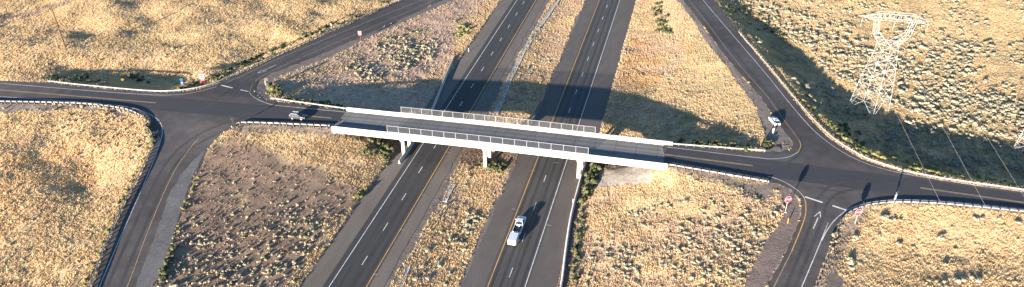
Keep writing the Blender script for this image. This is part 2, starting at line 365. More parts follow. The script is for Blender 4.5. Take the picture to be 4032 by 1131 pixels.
def cover(x, y, z):
    px, py = prj(x, y, z); n = np.shape(x)
    j1 = (fbm(x, y, 5, 41)-.5)*28; j2 = (fbm(x, y, 5, 57)-.5)*28; qx, qy = px+j1, py+j2
    big = fbm(x, y, 26, 71); mid = fbm(x, y, 8, 77); fin = fbm(x, y, 2.0, 79)
    col = np.empty(n+(3,)); dens = np.ones(n)
    col[:] = STRAW
    def mixin(mask, c, a=1.0, d=None):
        nonlocal col, dens
        m = np.asarray(mask, float)*a; col = col*(1-m[..., None])+c*m[..., None]
        if d is not None: dens = dens*(1-m)+d*m
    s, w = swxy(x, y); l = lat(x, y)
    nw = (w > 4) & (s < 5); ne = (w > 4) & (l > 0)
    mixin(np.clip((big-.42)*5, 0, 1)*nw, OLIVE, .18, .9)
    mixin(np.clip((mid-.52)*6, 0, 1)*nw, SOIL*1.3, .25, .8)
    swo = (w < -4) & (s < -30); mixin(np.clip((mid-.48)*6, 0, 1)*swo, OLIVE, .15, .9)
    mixin(np.clip((.42-big)*6, 0, 1)*swo, RED, .3)
    mixin(np.clip((mid-.45)*5, 0, 1)*ne, OLIVE*.9, .45, .7)
    seo = (l > 30) & (w < -4)
    far_w = np.clip((-s-15)/40, 0, 1); col = col*(1+.14*far_w[..., None]*np.array([1, 1, .98]))  # western ground colour brightened, standing in for strong sunlight on its slopes
    # infields
    mixin(soft(qx, qy, SWSOIL), SOIL, .95, .07)
    mixin(soft(qx, qy, SWSOIL)*np.clip((mid-.55)*6, 0, 1), STRAW*.7, .5, .25)
    mixin(soft(qx, qy, NWSOIL), PINK, .95, .16)
    mixin(soft(qx, qy, NWSOIL)*np.clip((mid-.5)*6, 0, 1), STRAW*.8, .6, .4)
    mixin(soft(qx, qy, NEREDS), RED, .8)
    inf_ne = (w > 4) & (l > -18) & (l < 2) ; mixin(inf_ne*np.clip((mid-.45)*5, 0, 1), PINK, .55, .45)
    inf_se = (w < -4) & (l > -18) & (l < 30) & (py > 760); mixin(inf_se*np.clip((mid-.40)*4, 0, 1), PINK*.9, .55, .5)
    mixin(soft(qx, qy, SEBACK), GRAV*.9, .95, .05); mixin(soft(qx, qy, SWBACK), GRAV, .95, .08); mixin(inpoly(qx, qy, SWL), GRAV*1.1, .95, .05)
    mixin(soft(qx, qy, TRACK, 6), PINK*.72, .9, .05)
    mixin(soft(qx, qy, SESHADE), SOIL*.7, .9, .12); mixin(soft(qx, qy, BANKSE), GRAV, .7, .25); mixin(inpoly(qx, qy, BARE), GRAV*.75, 1, 0)
    pr = np.array(px)
    for q, c in ((NEGRAV, GRAV*1.15), (NWGRAV, GRAV*1.05), (SEGRAV, np.array([.15, .115, .098]))):
        mixin(inpoly(px+j1*.35, py+j2*.35, q), c, 1, .0)
    # verge of the median and gravel margins
    mg = (l > LAT0) & (l < LAT1); med = mg & (l > -51.6+(mid-.5)*2) & (l < -38.2+(mid-.5)*2)
    mixin(mg & ~med, GRAV*.95, 1, .02); mixin(med*np.clip((mid-.45)*5, 0, 1), PINK*.9, .65, .4)
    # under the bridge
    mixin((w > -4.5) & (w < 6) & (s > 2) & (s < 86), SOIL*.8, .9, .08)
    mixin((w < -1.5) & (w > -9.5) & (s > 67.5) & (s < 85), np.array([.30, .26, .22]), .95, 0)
    # random olive patches in a band beside the north east ramp
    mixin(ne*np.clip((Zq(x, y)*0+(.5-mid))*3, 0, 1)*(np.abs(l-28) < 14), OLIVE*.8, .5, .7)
    col = col*(.82+.36*fin[..., None])
    return np.clip(col, .01, .9), np.clip(dens, 0, 1)

def axis(lo, hi, st, far):
    core = np.arange(lo, hi+1e-6, st); o = []; d = st; p = hi
    while p < far: d *= 1.28; p += d; o.append(p)
    ext = np.array(o)-hi
    return np.concatenate([(lo-ext)[::-1], core, hi+ext])
ax_, ay_ = axis(-232, 236, .62, 5200), axis(96, 345, .62, 6000)
TX, TY = np.meshgrid(ax_, ay_); tx, ty = TX.ravel(), TY.ravel()
tz = Zground(tx, ty)
farm = np.clip((np.maximum(np.abs(tx)-255, np.maximum(ty-385, 75-ty)))/60, 0, 1); tz = tz*(1-farm)+farm*(-.5)
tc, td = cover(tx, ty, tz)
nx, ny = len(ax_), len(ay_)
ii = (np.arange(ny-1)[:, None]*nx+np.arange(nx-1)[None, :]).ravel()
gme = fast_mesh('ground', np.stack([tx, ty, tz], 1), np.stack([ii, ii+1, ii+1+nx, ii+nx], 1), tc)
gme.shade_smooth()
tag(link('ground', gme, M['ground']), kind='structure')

# ------------------------------------------------------------------ roads
def cdt_mesh(polys, zf, step=1.6, rag=.22, dz=0.0):
    vs, es = [], []
    for q in polys:
        r = [p_+np.array([random.uniform(-rag, rag), random.uniform(-rag, rag), 0]) for p_ in resample([np.array([p_[0], p_[1], 0.]) for p_ in q]+[np.array([q[0][0], q[0][1], 0.])], step)[:-1]]
        n0 = len(vs); vs += [(p_[0], p_[1]) for p_ in r]; es += [(n0+i, n0+(i+1) % len(r)) for i in range(len(r))]
    a = np.array(vs); lo, hi = a.min(0), a.max(0)
    X_, Y_ = np.meshgrid(np.arange(lo[0], hi[0], 3.1), np.arange(lo[1], hi[1], 3.1)); X_, Y_ = X_.ravel(), Y_.ravel()
    m = np.zeros(X_.shape, bool)
    for q in polys: m |= inpoly(X_, Y_, q)
    vs += list(zip(X_[m].tolist(), Y_[m].tolist()))
    ov, oe, of = delaunay_2d_cdt([Vector((float(p_[0]), float(p_[1]))) for p_ in vs], es, [], 0, 1e-4)[:3]
    ox = np.array([p_[0] for p_ in ov]); oy = np.array([p_[1] for p_ in ov])
    f = np.array([t for t in of if len(t) == 3]); cx, cy = ox[f].mean(1), oy[f].mean(1)
    m = np.zeros(len(f), bool)
    for q in polys: m |= inpoly(cx, cy, q)
    oz = np.asarray(zf(ox, oy), float)*np.ones(len(ox))+dz
    return np.stack([ox, oy, oz], 1), f[m], cx[m], cy[m]
def submesh(name, V, T, m):
    u, inv = np.unique(T, return_inverse=True)
    me = fast_mesh(name, V[u], inv.reshape(T.shape)); me.shade_smooth(); return link(name, me, m)
for q in (wW, wE):
    V, T, cx, cy = cdt_mesh([q], Zq)
    s, w = swxy(cx, cy)
    for nm, mk in (('cross_road', np.abs(w) <= 7.5), ('ramp', w > 7.5), ('ramp', w < -7.5)):
        if mk.sum(): tag(submesh(nm, V, T[mk], M['asph_x']), kind='structure')
def fw(l, v): return FL[0]*l+FV[0]*v, FL[1]*l+FV[1]*v
def fwsheet(name, l0, l1, z, m, v0=40, v1=900, rag=0.0):
    mb = MB(); n = 400; vs = []
    for i in range(n+1):
        v = v0+(v1-v0)*i/n
        for l, sg in ((l0, -1), (l1, 1)): vs.append((l+sg*rag*(random.random()-.6), v, z))
    mb.add(vs, [(2*i, 2*i+1, 2*i+3, 2*i+2) for i in range(n)])
    return tag(mb.build(name, m, rz=-FH), kind='structure')
fwsheet('freeway', -70.1, -53.2, 0., M['asph_sh'], rag=.5); fwsheet('freeway', -37.5, -18.5, 0., M['asph_shr'], rag=.5)
laneL = fwsheet('travel_lanes', -65.6, -56.2, .004, M['asph']); laneR = fwsheet('travel_lanes', -33.0, -24.2, .004, M['asph_r'])
# darker resurfaced travelled way of the cross road
def xsheet(name, s0, s1, w0, w1, dz, m, n=90):
    mb = MB(); vs = []
    for i in range(n+1):
        s = s0+(s1-s0)*i/n
        for w in (w0, w1):
            x, y = A0+D*s+W*w; vs.append((x, y, float(Zq(x, y))+dz))
    mb.add(vs, [(2*i, 2*i+1, 2*i+3, 2*i+2) for i in range(n)])
    return tag(mb.build(name, m), kind='structure')
xsheet('resurfaced_lane', -88, .6, -4.0, 3.7, .004, M['asph_dark']); xsheet('resurfaced_lane', 87.5, 200, -4.2, 3.7, .004, M['asph_dark'])
# polished wheel tracks in the lanes and through the turns
M['track_l'] = mat('polished_wheel_track', (.0375, .0355, .034), .8, noise=[(.1, .2), (1.2, .15), (6, .1)], spec=.25)
M['track_x'] = mat('turning_wheel_track', (.044, .041, .040), .8, noise=[(.1, .25), (1.2, .2), (6, .1)], spec=.25)
mb = MB()
for c_ in (-63.1, -58.6, -30.7, -26.4):
    for o_ in (-.92, .92):
        ribbon(mb, [np.array([*fw(c_+o_, v_), 0.]) for v_ in range(40, 720, 8)], .62+.1*random.random(), .007, Z0, 8)
tag(mb.build('wheel_tracks', M['track_l']), kind='structure')
mb = MB()
for q in ([(420,1131),(530,880),(620,690),(700,580),(830,500),(1010,455),(1200,455)], [(470,1131),(575,880),(660,690),(735,590),(870,515),(1040,480),(1200,470)], [(1560,45),(1250,175),(1030,290),(920,340),(850,400),(780,445),(560,425),(300,390)], [(3095,1131),(3165,960),(3205,850),(3215,780),(3280,720),(3420,710)], [(3130,1131),(3200,960),(3240,860),(3255,790),(3330,745),(3500,740)], [(2740,20),(2900,215),(3060,410),(3150,530),(3160,600),(3080,660),(2900,630)]):
    ribbon(mb, smooth(rays(q), 2), .7, .007, Zq, 2)
tag(mb.build('wheel_tracks', M['track_x']), kind='structure')
# painted markings
def marks(name, m, lines, width, zf=Zq, dz=.012, sm=2, step=1.5):
    mb = MB()
    for q in lines:
        P = rays(q, zf); P = smooth(P, sm) if len(P) > 2 else P
        ribbon(mb, P, width, dz, zf, step)
    return tag(mb.build(name, m), kind='structure')
marks('white_edge_line', M['white_paint'], [
    [(-400,283),(-150,312),(0,328.5),(200,345),(391,361),(540,371),(640,376),(727,372),(789,359.5),(852,342)],
    [(-300,362),(0,381),(149,390),(330,404),(420,412),(512,422),(560,437),(616,463),(638,493),(640,525),(634,548),(620,594),(605,631),(579,698),(509,855),(438,1019),(391,1131),(340,1260)],
    [(983,366),(993,379),(1015,393),(1054,409),(1087,415.5),(1192,426),(1369,443)],
    [(2626,579.5),(2729,591.5),(2860,608),(2960,619),(3024,626)],[(3024,626),(3071,625),(3110,618),(3140,601)],
    [(2680,-110),(2767,0),(2877,129),(3024,299),(3102,399),(3196,509),(3263,564),(3337,612),(3415,647),(3509,674.6),(3587,690),(3689,707),(3806,725),(4032,757),(4250,788)],
    [(3024,694),(3071,708),(3118,733),(3153,760),(3167,780)],
    [(3080,1300),(3157,1131),(3227,964),(3250,905)],[(3236,947),(3255,909),(3282,870),(3321,836),(3360,815),(3410,800),(3470,790),(3560,787),(3700,792),(4032,827),(4250,855)]], .16)
marks('worn_edge_line', M['worn_white'], [[(889,326),(964,295),(1068,242),(1164,203),(1446,86),(1665,0),(1850,-78)],[(3251,905),(3256,890),(3261,876)]], .16)
marks('yellow_edge_line', M['worn_yellow'], [
    [(1870,-68),(1712,0),(1415,129),(1188,227),(1100,266),(1038,297),(1006,317),(990,338),(983,366)],
    [(2600,-145),(2712,0),(2799,110),(2892,235),(3024,383)],[(3024,383),(3088,475),(3124,522),(3146,552),(3154,571),(3149,588),(3139,601)],
    [(780,548),(763,565),(704,643),(665,714),(618,823),(579,917),(540,1027),(501,1131),(440,1270)],[(3120,985),(3079,1066),(3047,1131),(2975,1270)]], .17)
marks('yellow_corner_line', M['yellow_paint'], [[(3167,780),(3173,800),(3174,839),(3157,894),(3118,988)],[(3146,552),(3154,571),(3149,588),(3141,600)]], .2, dz=.016)
marks('stop_bar', M['white_paint'], [[(871.5,336),(916,347)],[(947,354),(978.6,361)],[(3169,775),(3239,798)],[(3278,810),(3335,829)]], .5, sm=0)
def yl(w, s0, s1):
    return [tuple(A0+D*s+W*w)+(float(zc(s)),) for s in np.arange(s0, s1+.1, 3)]
mb = MB()
for w in (-.16, .16):
    for s0, s1 in ((-150, -57), (-14, .5), (87.5, 111), (146, 220)): ribbon(mb, yl(w, s0, s1), .17, .012, Zq, 2)
tag(mb.build('double_yellow_line', M['faded_yellow']), kind='structure')
# turn arrows painted on the two off ramps
def arrow(shaft, head):
    mb = MB()
    for q, wd in (shaft, .22), *[(h, .16) for h in head]:
        ribbon(mb, rays(q), wd, .012, Zq, 1)
    return tag(mb.build('painted_arrow', M['white_paint']), kind='structure')
arrow([(1088,255.4),(1034,280)], [[(1032,275),(1015,288.5)],[(1049,279),(1014.7,288.9)]])
arrow([(3202,901),(3221,858)], [[(3229,834),(3206,853)],[(3229,834),(3231,858)]])
def fwline(l0, l1, wd):
    mb = MB()
    a = G(*l0); b = G(*l1); d = (b-a)/np.linalg.norm(b-a); ribbon(mb, [a-d*60, b+d*500], wd, .010, Z0, 20); return mb
for l0, l1, m, wd, nm in (((1295,1131),(2016,31),'white_paint',.17,'white_edge_line'),((1442,1131),(2110,0),'yellow_paint',.19,'yellow_edge_line'),((1919.7,1131),(2360,0),'yellow_paint',.19,'yellow_edge_line'),((2067,1131),(2441,0),'white_paint',.18,'white_edge_line')):
    tag(fwline(l0, l1, wd).build(nm, M[m]), kind='structure')
def dashes(a, b, n0, n1, cyc):
    a = np.array([*G(*a)[:2], 0]); b = np.array([*G(*b)[:2], 0]); d = (b-a)/np.linalg.norm(b-a); mb = MB()
    for k in range(n0, n1): ribbon(mb, [a+d*(cyc*k-1.55), a+d*(cyc*k+1.55)], .17, .010, Z0, 4)
    tag(mb.build('lane_dash_line', M['white_paint']), kind='structure')
dashes((1436,1026), (2060.6,11.7), -4, 45, 12.19); dashes((2012,1073.7), (2392,20), -4, 45, 12.19)
# little survey ticks sprayed beside the edge lines
mb = MB()
for px_, py_ in ((1670,769),(1587,905),(1478,1080),(1768,600),(2024,823),(2160,886),(2098,672),(2190,640)):
    a = G(px_-9, py_-1); b = G(px_+9, py_+3); ribbon(mb, [a, b], .14, .011, Z0, 1)
tag(mb.build('survey_mark', M['worn_white']), kind='structure')
# tar sealed lane seams, cracks and skid stains
mb = MB()
for (a, b) in (((1436,1026),(2060.6,11.7)), ((2012,1073.7),(2392,20))):
    a = G(*a); b = G(*b); d = (b-a)/np.linalg.norm(b-a)
    P = [a+d*t+np.array([FL[0], FL[1], 0])*(.12*math.sin(t*.7)+random.uniform(-.05, .05)+.28) for t in np.arange(-50, 400, 1.3)]; ribbon(mb, P, .09, .008, Z0, 9)
tag(mb.build('tar_seam', M['tar']), kind='structure')
mb = MB()
for q in ([(850,545),(1010,470)],[(800,470),(1060,410)],[(620,462),(745,405)],[(640,570),(720,540)],[(2890,600),(2880,585)],[(3300,690),(3480,720)],[(3190,735),(3330,760)],[(3560,715),(3520,760)],[(3660,735),(3700,790)],[(3040,835),(3120,800)],[(1250,470),(1255,440)]):
    P = rays(q); P = resample(P, 1.5); P = [p_+np.array([random.uniform(-.15, .15), random.uniform(-.15, .15), 0]) for p_ in P]; ribbon(mb, P, .11, .009, Zq, 9)
tag(mb.build('tar_crack_seal', M['tar']), kind='structure')
# old grey paving strip along the south west ramp
V, T, *_ = cdt_mesh([rays([(808,590),(770,620),(720,680),(680,742),(662,775),(640,850),(600,960),(560,1060),(530,1135),(470,1270),(535,1270),(597,1131),(636,1066),(695,878),(752,706),(790,630)])], Zq, dz=.005)
tag(submesh('old_grey_shoulder', V, T, M['oldconc']), kind='structure')
V, T, *_ = cdt_mesh([rays([(3018,560),(3034,552),(3040,566),(3062,570),(3078,566),(3081,588),(3076,592),(3070,578),(3044,578),(3034,588),(3018,590)])], lambda x, y: Zground(x, y)+.02)
tag(submesh('dark_patch', V, T, M['tar']), kind='structure')  # flat dark patch lying on the gravel

# ------------------------------------------------------------------ overpass bridge
SN0, SN1, DS0, DS1 = 1.2, 88.2, .6, 87.5
def bp(s, w, dz=0.0):
    x, y = A0+D*s+W*w; return (x, y, float(zc(s))+dz)
WN, WF = -5.15, 4.75              # inner faces of the barriers
bridge = empty('overpass_bridge', bp(44, 0, 0)); tag(bridge, 'pale concrete road bridge carrying the cross road over both carriageways', 'bridge')
def blocal(mb):
    o = Vector(bridge.location); mb.v = [tuple(Vector(v)-o) for v in mb.v]; return mb
def beam(mb, s0, s1, prof, n=44):
    rings = [[bp(s0+(s1-s0)*i/n, w, dz) for w, dz in prof] for i in range(n+1)]; return mb.loft(rings)
def deckmat():
    m = mat('bridge_deck_concrete', (.150, .145, .140), .85, noise=[(.12, .1), (1.5, .1), (6, .08)], spec=.2)
    nt = m.node_tree; N = nt.nodes; L = nt.links; b = N['Principled BSDF']
    src = b.inputs['Base Color'].links[0].from_socket
    tcn = N.new('ShaderNodeTexCoord'); mp = N.new('ShaderNodeMapping'); mp.inputs['Rotation'].default_value = (0, 0, HD-R(90))
    L.new(tcn.outputs['Object'], mp.inputs[0])
    sx = N.new('ShaderNodeSeparateXYZ'); L.new(mp.outputs[0], sx.inputs[0])
    def band(sock, per, lo, amt, off=0.):
        a = N.new('ShaderNodeMath'); a.operation = 'ADD'; a.inputs[1].default_value = off; L.new(sock, a.inputs[0])
        d = N.new('ShaderNodeMath'); d.operation = 'PINGPONG'; d.inputs[1].default_value = per; L.new(a.outputs[0], d.inputs[0])
        r = N.new('ShaderNodeMapRange'); r.inputs[1].default_value = lo[0]; r.inputs[2].default_value = lo[1]; r.inputs[3].default_value = amt; r.inputs[4].default_value = 1.; L.new(d.outputs[0], r.inputs[0]); return r.outputs[0]
    j = band(sx.outputs[0], 2.6, (.03, .10), .45); t = band(sx.outputs[1], .95, (.1, .8), .72, .2)
    mm = N.new('ShaderNodeMath'); mm.operation = 'MULTIPLY'; L.new(j, mm.inputs[0]); L.new(t, mm.inputs[1])
    x = N.new('ShaderNodeVectorMath'); x.operation = 'SCALE'; L.new(src, x.inputs[0]); L.new(mm.outputs[0], x.inputs['Scale']); L.new(x.outputs[0], b.inputs['Base Color'])
    return m
blocal(beam(MB(), DS0, DS1, [(WN, 0), (WF, 0), (WF, -.24), (WN, -.24)])).build('deck', deckmat(), bridge)
for wi, wo, nm in ((WN, WN-.45, 'n'), (WF, WF+.45, 'f')):
    sg = -1 if nm == 'n' else 1; s0, s1 = (SN0-.3, SN1+.2) if nm == 'n' else (.4, SN1+.9)
    blocal(beam(MB(), s0, s1, [(wi, .004), (wi-sg*0+sg*.16, .30), (wi+sg*.20, .84), (wo, .84), (wo, -.26), (wi, -.26)])).build('barrier', M['conc'], bridge)
    if nm == 'f':
        blocal(beam(MB(), 1.0, 87, [(wi-.38, .012), (wi-.38, .16), (wi-.003, .16), (wi-.003, .012)])).build('kerb', M['conc'], bridge)
    # chain link fence on top of the barrier: end posts read off the photograph
    f0, f1 = (16.6, 69.2) if nm == 'n' else (16.5, 69.4)
    wm = (wi+wo)/2+sg*.05; npan = 17 if nm == 'n' else 18
    fn = empty('fence', (0, 0, 0)); fn.parent = bridge
    for k in range(npan+1):
        s = f0+(f1-f0)*k/npan; blocal(MB().tube(bp(s, wm, .84), bp(s, wm, 2.72), .042, n=6)).build('post', M['fence_frame'], fn)
    r = MB()
    for zz in (.92, 2.70): r.tube(bp(f0, wm, zz), bp((f0+f1)/2, wm, zz), .034, n=6).tube(bp((f0+f1)/2, wm, zz), bp(f1, wm, zz), .034, n=6)
    blocal(r).build('rail', M['fence_frame'], fn)
    net = MB()
    nn = npan*2
    net.add([bp(f0+(f1-f0)*i/nn, wm, z_) for i in range(nn+1) for z_ in (.93, 2.68)], [(2*i, 2*i+2, 2*i+3, 2*i+1) for i in range(nn)])
    blocal(net).build('chain_link', M['chain'], fn)
for w in (WN-.30+.02, -3.2, -1.0, 1.2, 3.2, WF+.28-.02):
    g = MB(); zb = -.27
    outer = w < -4 or w > 4
    blocal(beam(g, 1.6, 87.6, [(w-.13, zb), (w+.13, zb), (w+.13, -.82), (w+.3, -.88), (w+.3, -1.03), (w-.3, -1.03), (w-.3, -.88), (w-.13, -.82)] if not outer else [(w-.15, zb), (w+.15, zb), (w+.15, -1.04), (w-.15, -1.04)])).build('girder', M['conc'], bridge)
def pier_s(px, py):
    g = G(px, py, 0); return swxy(g[0], g[1])[0]
def pier_w(px, py):
    g = G(px, py, 0); return swxy(g[0], g[1])[1]
print('PIERS', [(pier_s(*q), pier_w(*q)) for q in ((1580, 632), (1920, 633), (2276, 706))])
for s in (pier_s(1576, 630), pier_s(1922, 628), pier_s(2276, 706)):
    capz = float(zc(s))-1.05
    x, y = A0+D*s
    cap = MB(); prof = []
    for w in (-5.3, 5.1): prof.append(w)
    vs = []
    for z_ in (-1.1, 0.):
        for w in prof:
            for ds in (-.55, .55):
                p_ = A0+D*(s+ds)+W*(w+(.5 if z_ < -1 else 0)*(1 if w < 0 else -1)); vs.append((p_[0], p_[1], capz+z_))
    cap.hexa(vs); blocal(cap).build('pier_cap', M['conc'], bridge)
    for w in (-4.3, 0, 4.1):
        p_ = A0+D*s+W*w; blocal(MB().tube((p_[0], p_[1], -.8), (p_[0], p_[1], capz-1.0), .5, n=16)).build('pier_column', M['conc'], bridge, smooth=False)
for s, sg in ((1.6, 1), (87.4, -1)):
    a = MB(); vs = []
    for z_ in (-4.0, -.28):
        for w in (WN-.4, WF+.4):
            for ds in (-.8, 0):
                p_ = A0+D*(s+ds*sg)+W*w; vs.append((p_[0], p_[1], float(zc(s))+z_))
    a.hexa(vs); blocal(a).build('abutment', M['conc'], bridge)

# ------------------------------------------------------------------ concrete barriers on the freeway
def jersey(name, pts, h, label, m):
    P = resample(smooth(pts, 2), 3); rings = []
    for i, p_ in enumerate(P):
        t = P[min(i+1, len(P)-1)]-P[max(i-1, 0)]; t = t[:2]/np.linalg.norm(t[:2]); q = np.array([-t[1], t[0]])
        rings.append([(p_[0]+q[0]*o, p_[1]+q[1]*o, p_[2]+z_) for o, z_ in ((-.32, -.1), (-.32, .1), (-.14, .35), (-.09, h), (.09, h), (.14, .35), (.32, .1), (.32, -.1))])
    o = MB().loft(rings).build(name, m); tag(o, label, 'barrier'); return o
jersey('concrete_barrier', [G(1572,645), G(1600,606), G(1650,528), G(1694,455), G(1722,385), G(1755,305), G(1790,228)], 1.0, 'grey concrete barrier wall beside the left carriageway, running back from the left bridge pier', M['conc_grey'])
jersey('concrete_barrier', [G(2165,1330), G(2212,1131), G(2226,1000), G(2248,850), G(2276,745), G(2291,690), G(2330,560)], .95, 'long white concrete barrier along the right edge of the right carriageway', M['conc'])

# ------------------------------------------------------------------ guardrails
def post_mesh(dark):
    return MB().box(-.12, .12, -.12, .12, -.35, .80).mesh('post')
POSTM = post_mesh(0); POSTM.materials.append(M['wood'])
def guardrail(label, pts, side, spacing=1.905, start=.6, kink=None, rise=.0):
    P = smooth([np.array(p_) for p_ in pts], 2); P = resample(P, 2.0)
    root = empty('guardrail', P[0]); tag(root, label, 'guardrail'); o0 = np.array(P[0])
    prof = [(.0, .42), (.06, .48), (.0, .54), (.05, .59), (.0, .64), (.06, .70), (.0, .76), (-.02, .76), (.03, .70), (-.03, .64), (.02, .59), (-.03, .54), (.03, .48), (-.02, .42)]
    rings = []
    for i, p_ in enumerate(P):
        t = P[min(i+1, len(P)-1)]-P[max(i-1, 0)]; t = t[:2]/max(np.linalg.norm(t[:2]), 1e-6); q = np.array([-t[1], t[0]])*side
        drop = 0.
        rings.append([(p_[0]-o0[0]+q[0]*o, p_[1]-o0[1]+q[1]*o, p_[2]-o0[2]+z_+drop) for o, z_ in prof])
    MB().loft(rings).build('rail', M['galv'], root)
    for p_, a in evenly(P, spacing, start):
        q = np.array([-math.sin(a), math.cos(a)])*side
        o = bpy.data.objects.new('post', POSTM); o.parent = root; o.location = (p_[0]-o0[0]-q[0]*.17, p_[1]-o0[1]-q[1]*.17, p_[2]-o0[2]); o.rotation_euler = (0, 0, a); C.objects.link(o)
    for e in (0, -1):
        p_ = P[e]; b = MB().tube((0, 0, .35), (0, 0, .80), .16, n=10).build('end_terminal', M['galv'], root, loc=tuple(p_-o0))
    return root
def railbase(px, dy=9): return rays([(a, b+dy) for a, b in px])       # photo gives the rail, the ground is a little lower in the picture
guardrail('long curved guardrail bending from the far left road up the north west off ramp', railbase([(192,317),(313,331),(470,346),(560,354),(642,358),(727,352),(789,341),(852,322),(914,296),(964,275),(1013,252),(1110,205),(1243,145),(1430,62),(1517,23),(1570,0)]), -1)
guardrail('bent guardrail curving round the left corner and down the south west on ramp', railbase([(-120,394),(0,397),(131,399),(261,402),(355,407),(467,420),(523,434),(560,456),(571,478),(574,496),(594,511),(603,536),(602,570),(596,588),(548,690),(501,776),(438,909),(391,1035),(352,1131),(300,1260)], 9), 1)
guardrail('short guardrail on the near side of the road left of the bridge', railbase([(914,497),(935,483),(954,479.5),(1054,482),(1137,486),(1206,489),(1297,493)]), 1)
guardrail('guardrail behind the grey car leading to the far side of the bridge', railbase([(1069,385),(1220,406),(1364,426)]), -1)
guardrail('straight guardrail on the far side right of the bridge ending by the wooden post', railbase([(2632,564),(2860,581),(3010,592)]), -1)
guardrail('short guardrail on the near side of the road right of the bridge', railbase([(2622,645),(2799,675),(2860,686),(3024,714)]), 1)
guardrail('long white guardrail sweeping from the north east on ramp round to the far right road', railbase([(2916,133),(3024,256),(3102,352),(3180,446),(3259,528),(3310,565),(3400,620),(3493,651),(3572,674.6),(3689,698),(3806,715),(4032,746.6),(4200,769)]), -1)
guardrail('guardrail with pale posts curving from the right road down the south east off ramp', railbase([(4200,853),(4032,832.6),(3846,813),(3728,802),(3619,796),(3525,793.5),(3447,800),(3392,811.5),(3337,835),(3306,870),(3290,917),(3251,1019),(3208,1131),(3160,1245)]), -1)

# ------------------------------------------------------------------ median drainage channel
def channel(label, pts, w):
    P = smooth([surf(a, b) for a, b in pts], 1); P = resample(P, 2.5); rings = []
    for i, p_ in enumerate(P):
        t = P[min(i+1, len(P)-1)]-P[max(i-1, 0)]; t = t[:2]/np.linalg.norm(t[:2]); q = np.array([-t[1], t[0]]); k = w*(.8+.35*random.random())/2
        z0 = float(Zground(p_[0], p_[1]))+.10
        rings.append([(p_[0]+q[0]*o, p_[1]+q[1]*o, z0+z_) for o, z_ in ((-k-.1, -.5), (-k, .12), (-k*.5, .0), (k*.5, .0), (k, .12), (k+.1, -.5))])
    return tag(MB().loft(rings).build('drainage_channel', M['conc_chan']), label, 'channel')
M['conc_chan'] = mat('channel_concrete', (.33, .32, .31), .85, noise=[(.5, .3), (3, .25)])
channel('long pale concrete drainage channel in the median beyond the bridge', [(1950,452),(1975,400),(2008,310),(2030,268),(2060,205),(2100,140),(2150,70),(2205,-10),(2260,-110)], 1.5)
channel('short broken piece of pale drainage channel in the near median grass', [(1752,795),(1770,755),(1790,725)], .9)
channel('pale drainage channel fragment at the lower edge of the median', [(1578,1135),(1592,1095),(1608,1050)], .8)

# ------------------------------------------------------------------ signs
def text_mesh(body, size, m, parent, name, off, rot=(R(90), 0, 0), sx=1.0):
    c = bpy.data.curves.new('t', 'FONT'); c.body = body; c.size = size; c.align_x = 'CENTER'; c.align_y = 'CENTER'; c.extrude = .004; c.offset = .012*size
    t = bpy.data.objects.new('t', c); C.objects.link(t); dg = bpy.context.evaluated_depsgraph_get()
    me = bpy.data.meshes.new_from_object(t.evaluated_get(dg)); bpy.data.objects.remove(t); me.name = name; me.materials.clear()
    o = link(name, me, m, parent); o.location = off; o.rotation_euler = rot; o.scale = (sx, 1, 1); return o
def plate(pts, y0, y1):          # outline in x,z; thickness along y
    mb = MB(); n = len(pts)
    return mb.add([(x, y0, z) for x, z in pts]+[(x, y1, z) for x, z in pts], [tuple(range(n)), tuple(range(2*n-1, n-1, -1))]+[(k, n+k, n+(k+1) % n, (k+1) % n) for k in range(n)])
def ngon(n, r, rot=0): return [(r*math.cos(rot+2*math.pi*k/n), r*math.sin(rot+2*math.pi*k/n)) for k in range(n)]
def rect(w, h): return [(-w/2, -h/2), (w/2, -h/2), (w/2, h/2), (-w/2, h/2)]
def shift(o, z, x=0, y=0): o.location = (x, y, z); return o
def stop_panel(root, z, r=.66):
    p_ = shift(plate(ngon(8, r, R(22.5)), -.06, -.045).build('panel', M['signwhite'], root), z)
    plate(ngon(8, r*.93, R(22.5)), -.072, -.0625).build('red_face', M['red'], p_)
    text_mesh('STOP', r*.78, M['signwhite'], p_, 'lettering', (0, -.078, 0), sx=.85)
    plate(ngon(8, r*.995, R(22.5)), -.042, -.036).build('panel_back', M['signback'], p_)
    return p_
def dne_panels(root, z, sz=1.0, rz=0., y=-.06, wrong=True):
    p_ = plate(rect(sz, sz), y, y+.015).build('panel', M['signwhite'], root); p_.location = (0, 0, z); p_.rotation_euler = (0, 0, rz)
    plate(rect(sz, sz), y+.018, y+.024).build('panel_back', M['signback'], p_)
    plate(ngon(20, sz*.44), y-.012, y-.0025).build('red_disc', M['red'], p_)
    plate(rect(sz*.62, sz*.13), y-.022, y-.0145).build('white_bar', M['signwhite'], p_)
    text_mesh('DO NOT', sz*.15, M['signwhite'], p_, 'lettering', (0, y-.018, sz*.2)); text_mesh('ENTER', sz*.15, M['signwhite'], p_, 'lettering', (0, y-.018, -sz*.2))
    if wrong:
        h = sz*.55; q = plate(rect(sz, h), y, y+.015).build('wrong_way_panel', M['red'], root); q.location = (0, 0, z-sz*.5-h*.5-.04); q.rotation_euler = (0, 0, rz)
        text_mesh('WRONG', sz*.24, M['signwhite'], q, 'lettering', (0, y-.008, h*.2)); text_mesh('WAY', sz*.24, M['signwhite'], q, 'lettering', (0, y-.008, -h*.24))
    return p_
def post(root, h, r=.045, m='galv', x=0): return MB().box(x-r, x+r, -.03, .03, -.3, h).build('post', M[m], root)
def signroot(name, label, cat, px, rz, group=None):
    g = surf(*px); o = empty(name, g, rz); tag(o, label, cat, group); return o
def face(px, py):                 # turn a sign (front = local -y) towards a photo point
    return 0
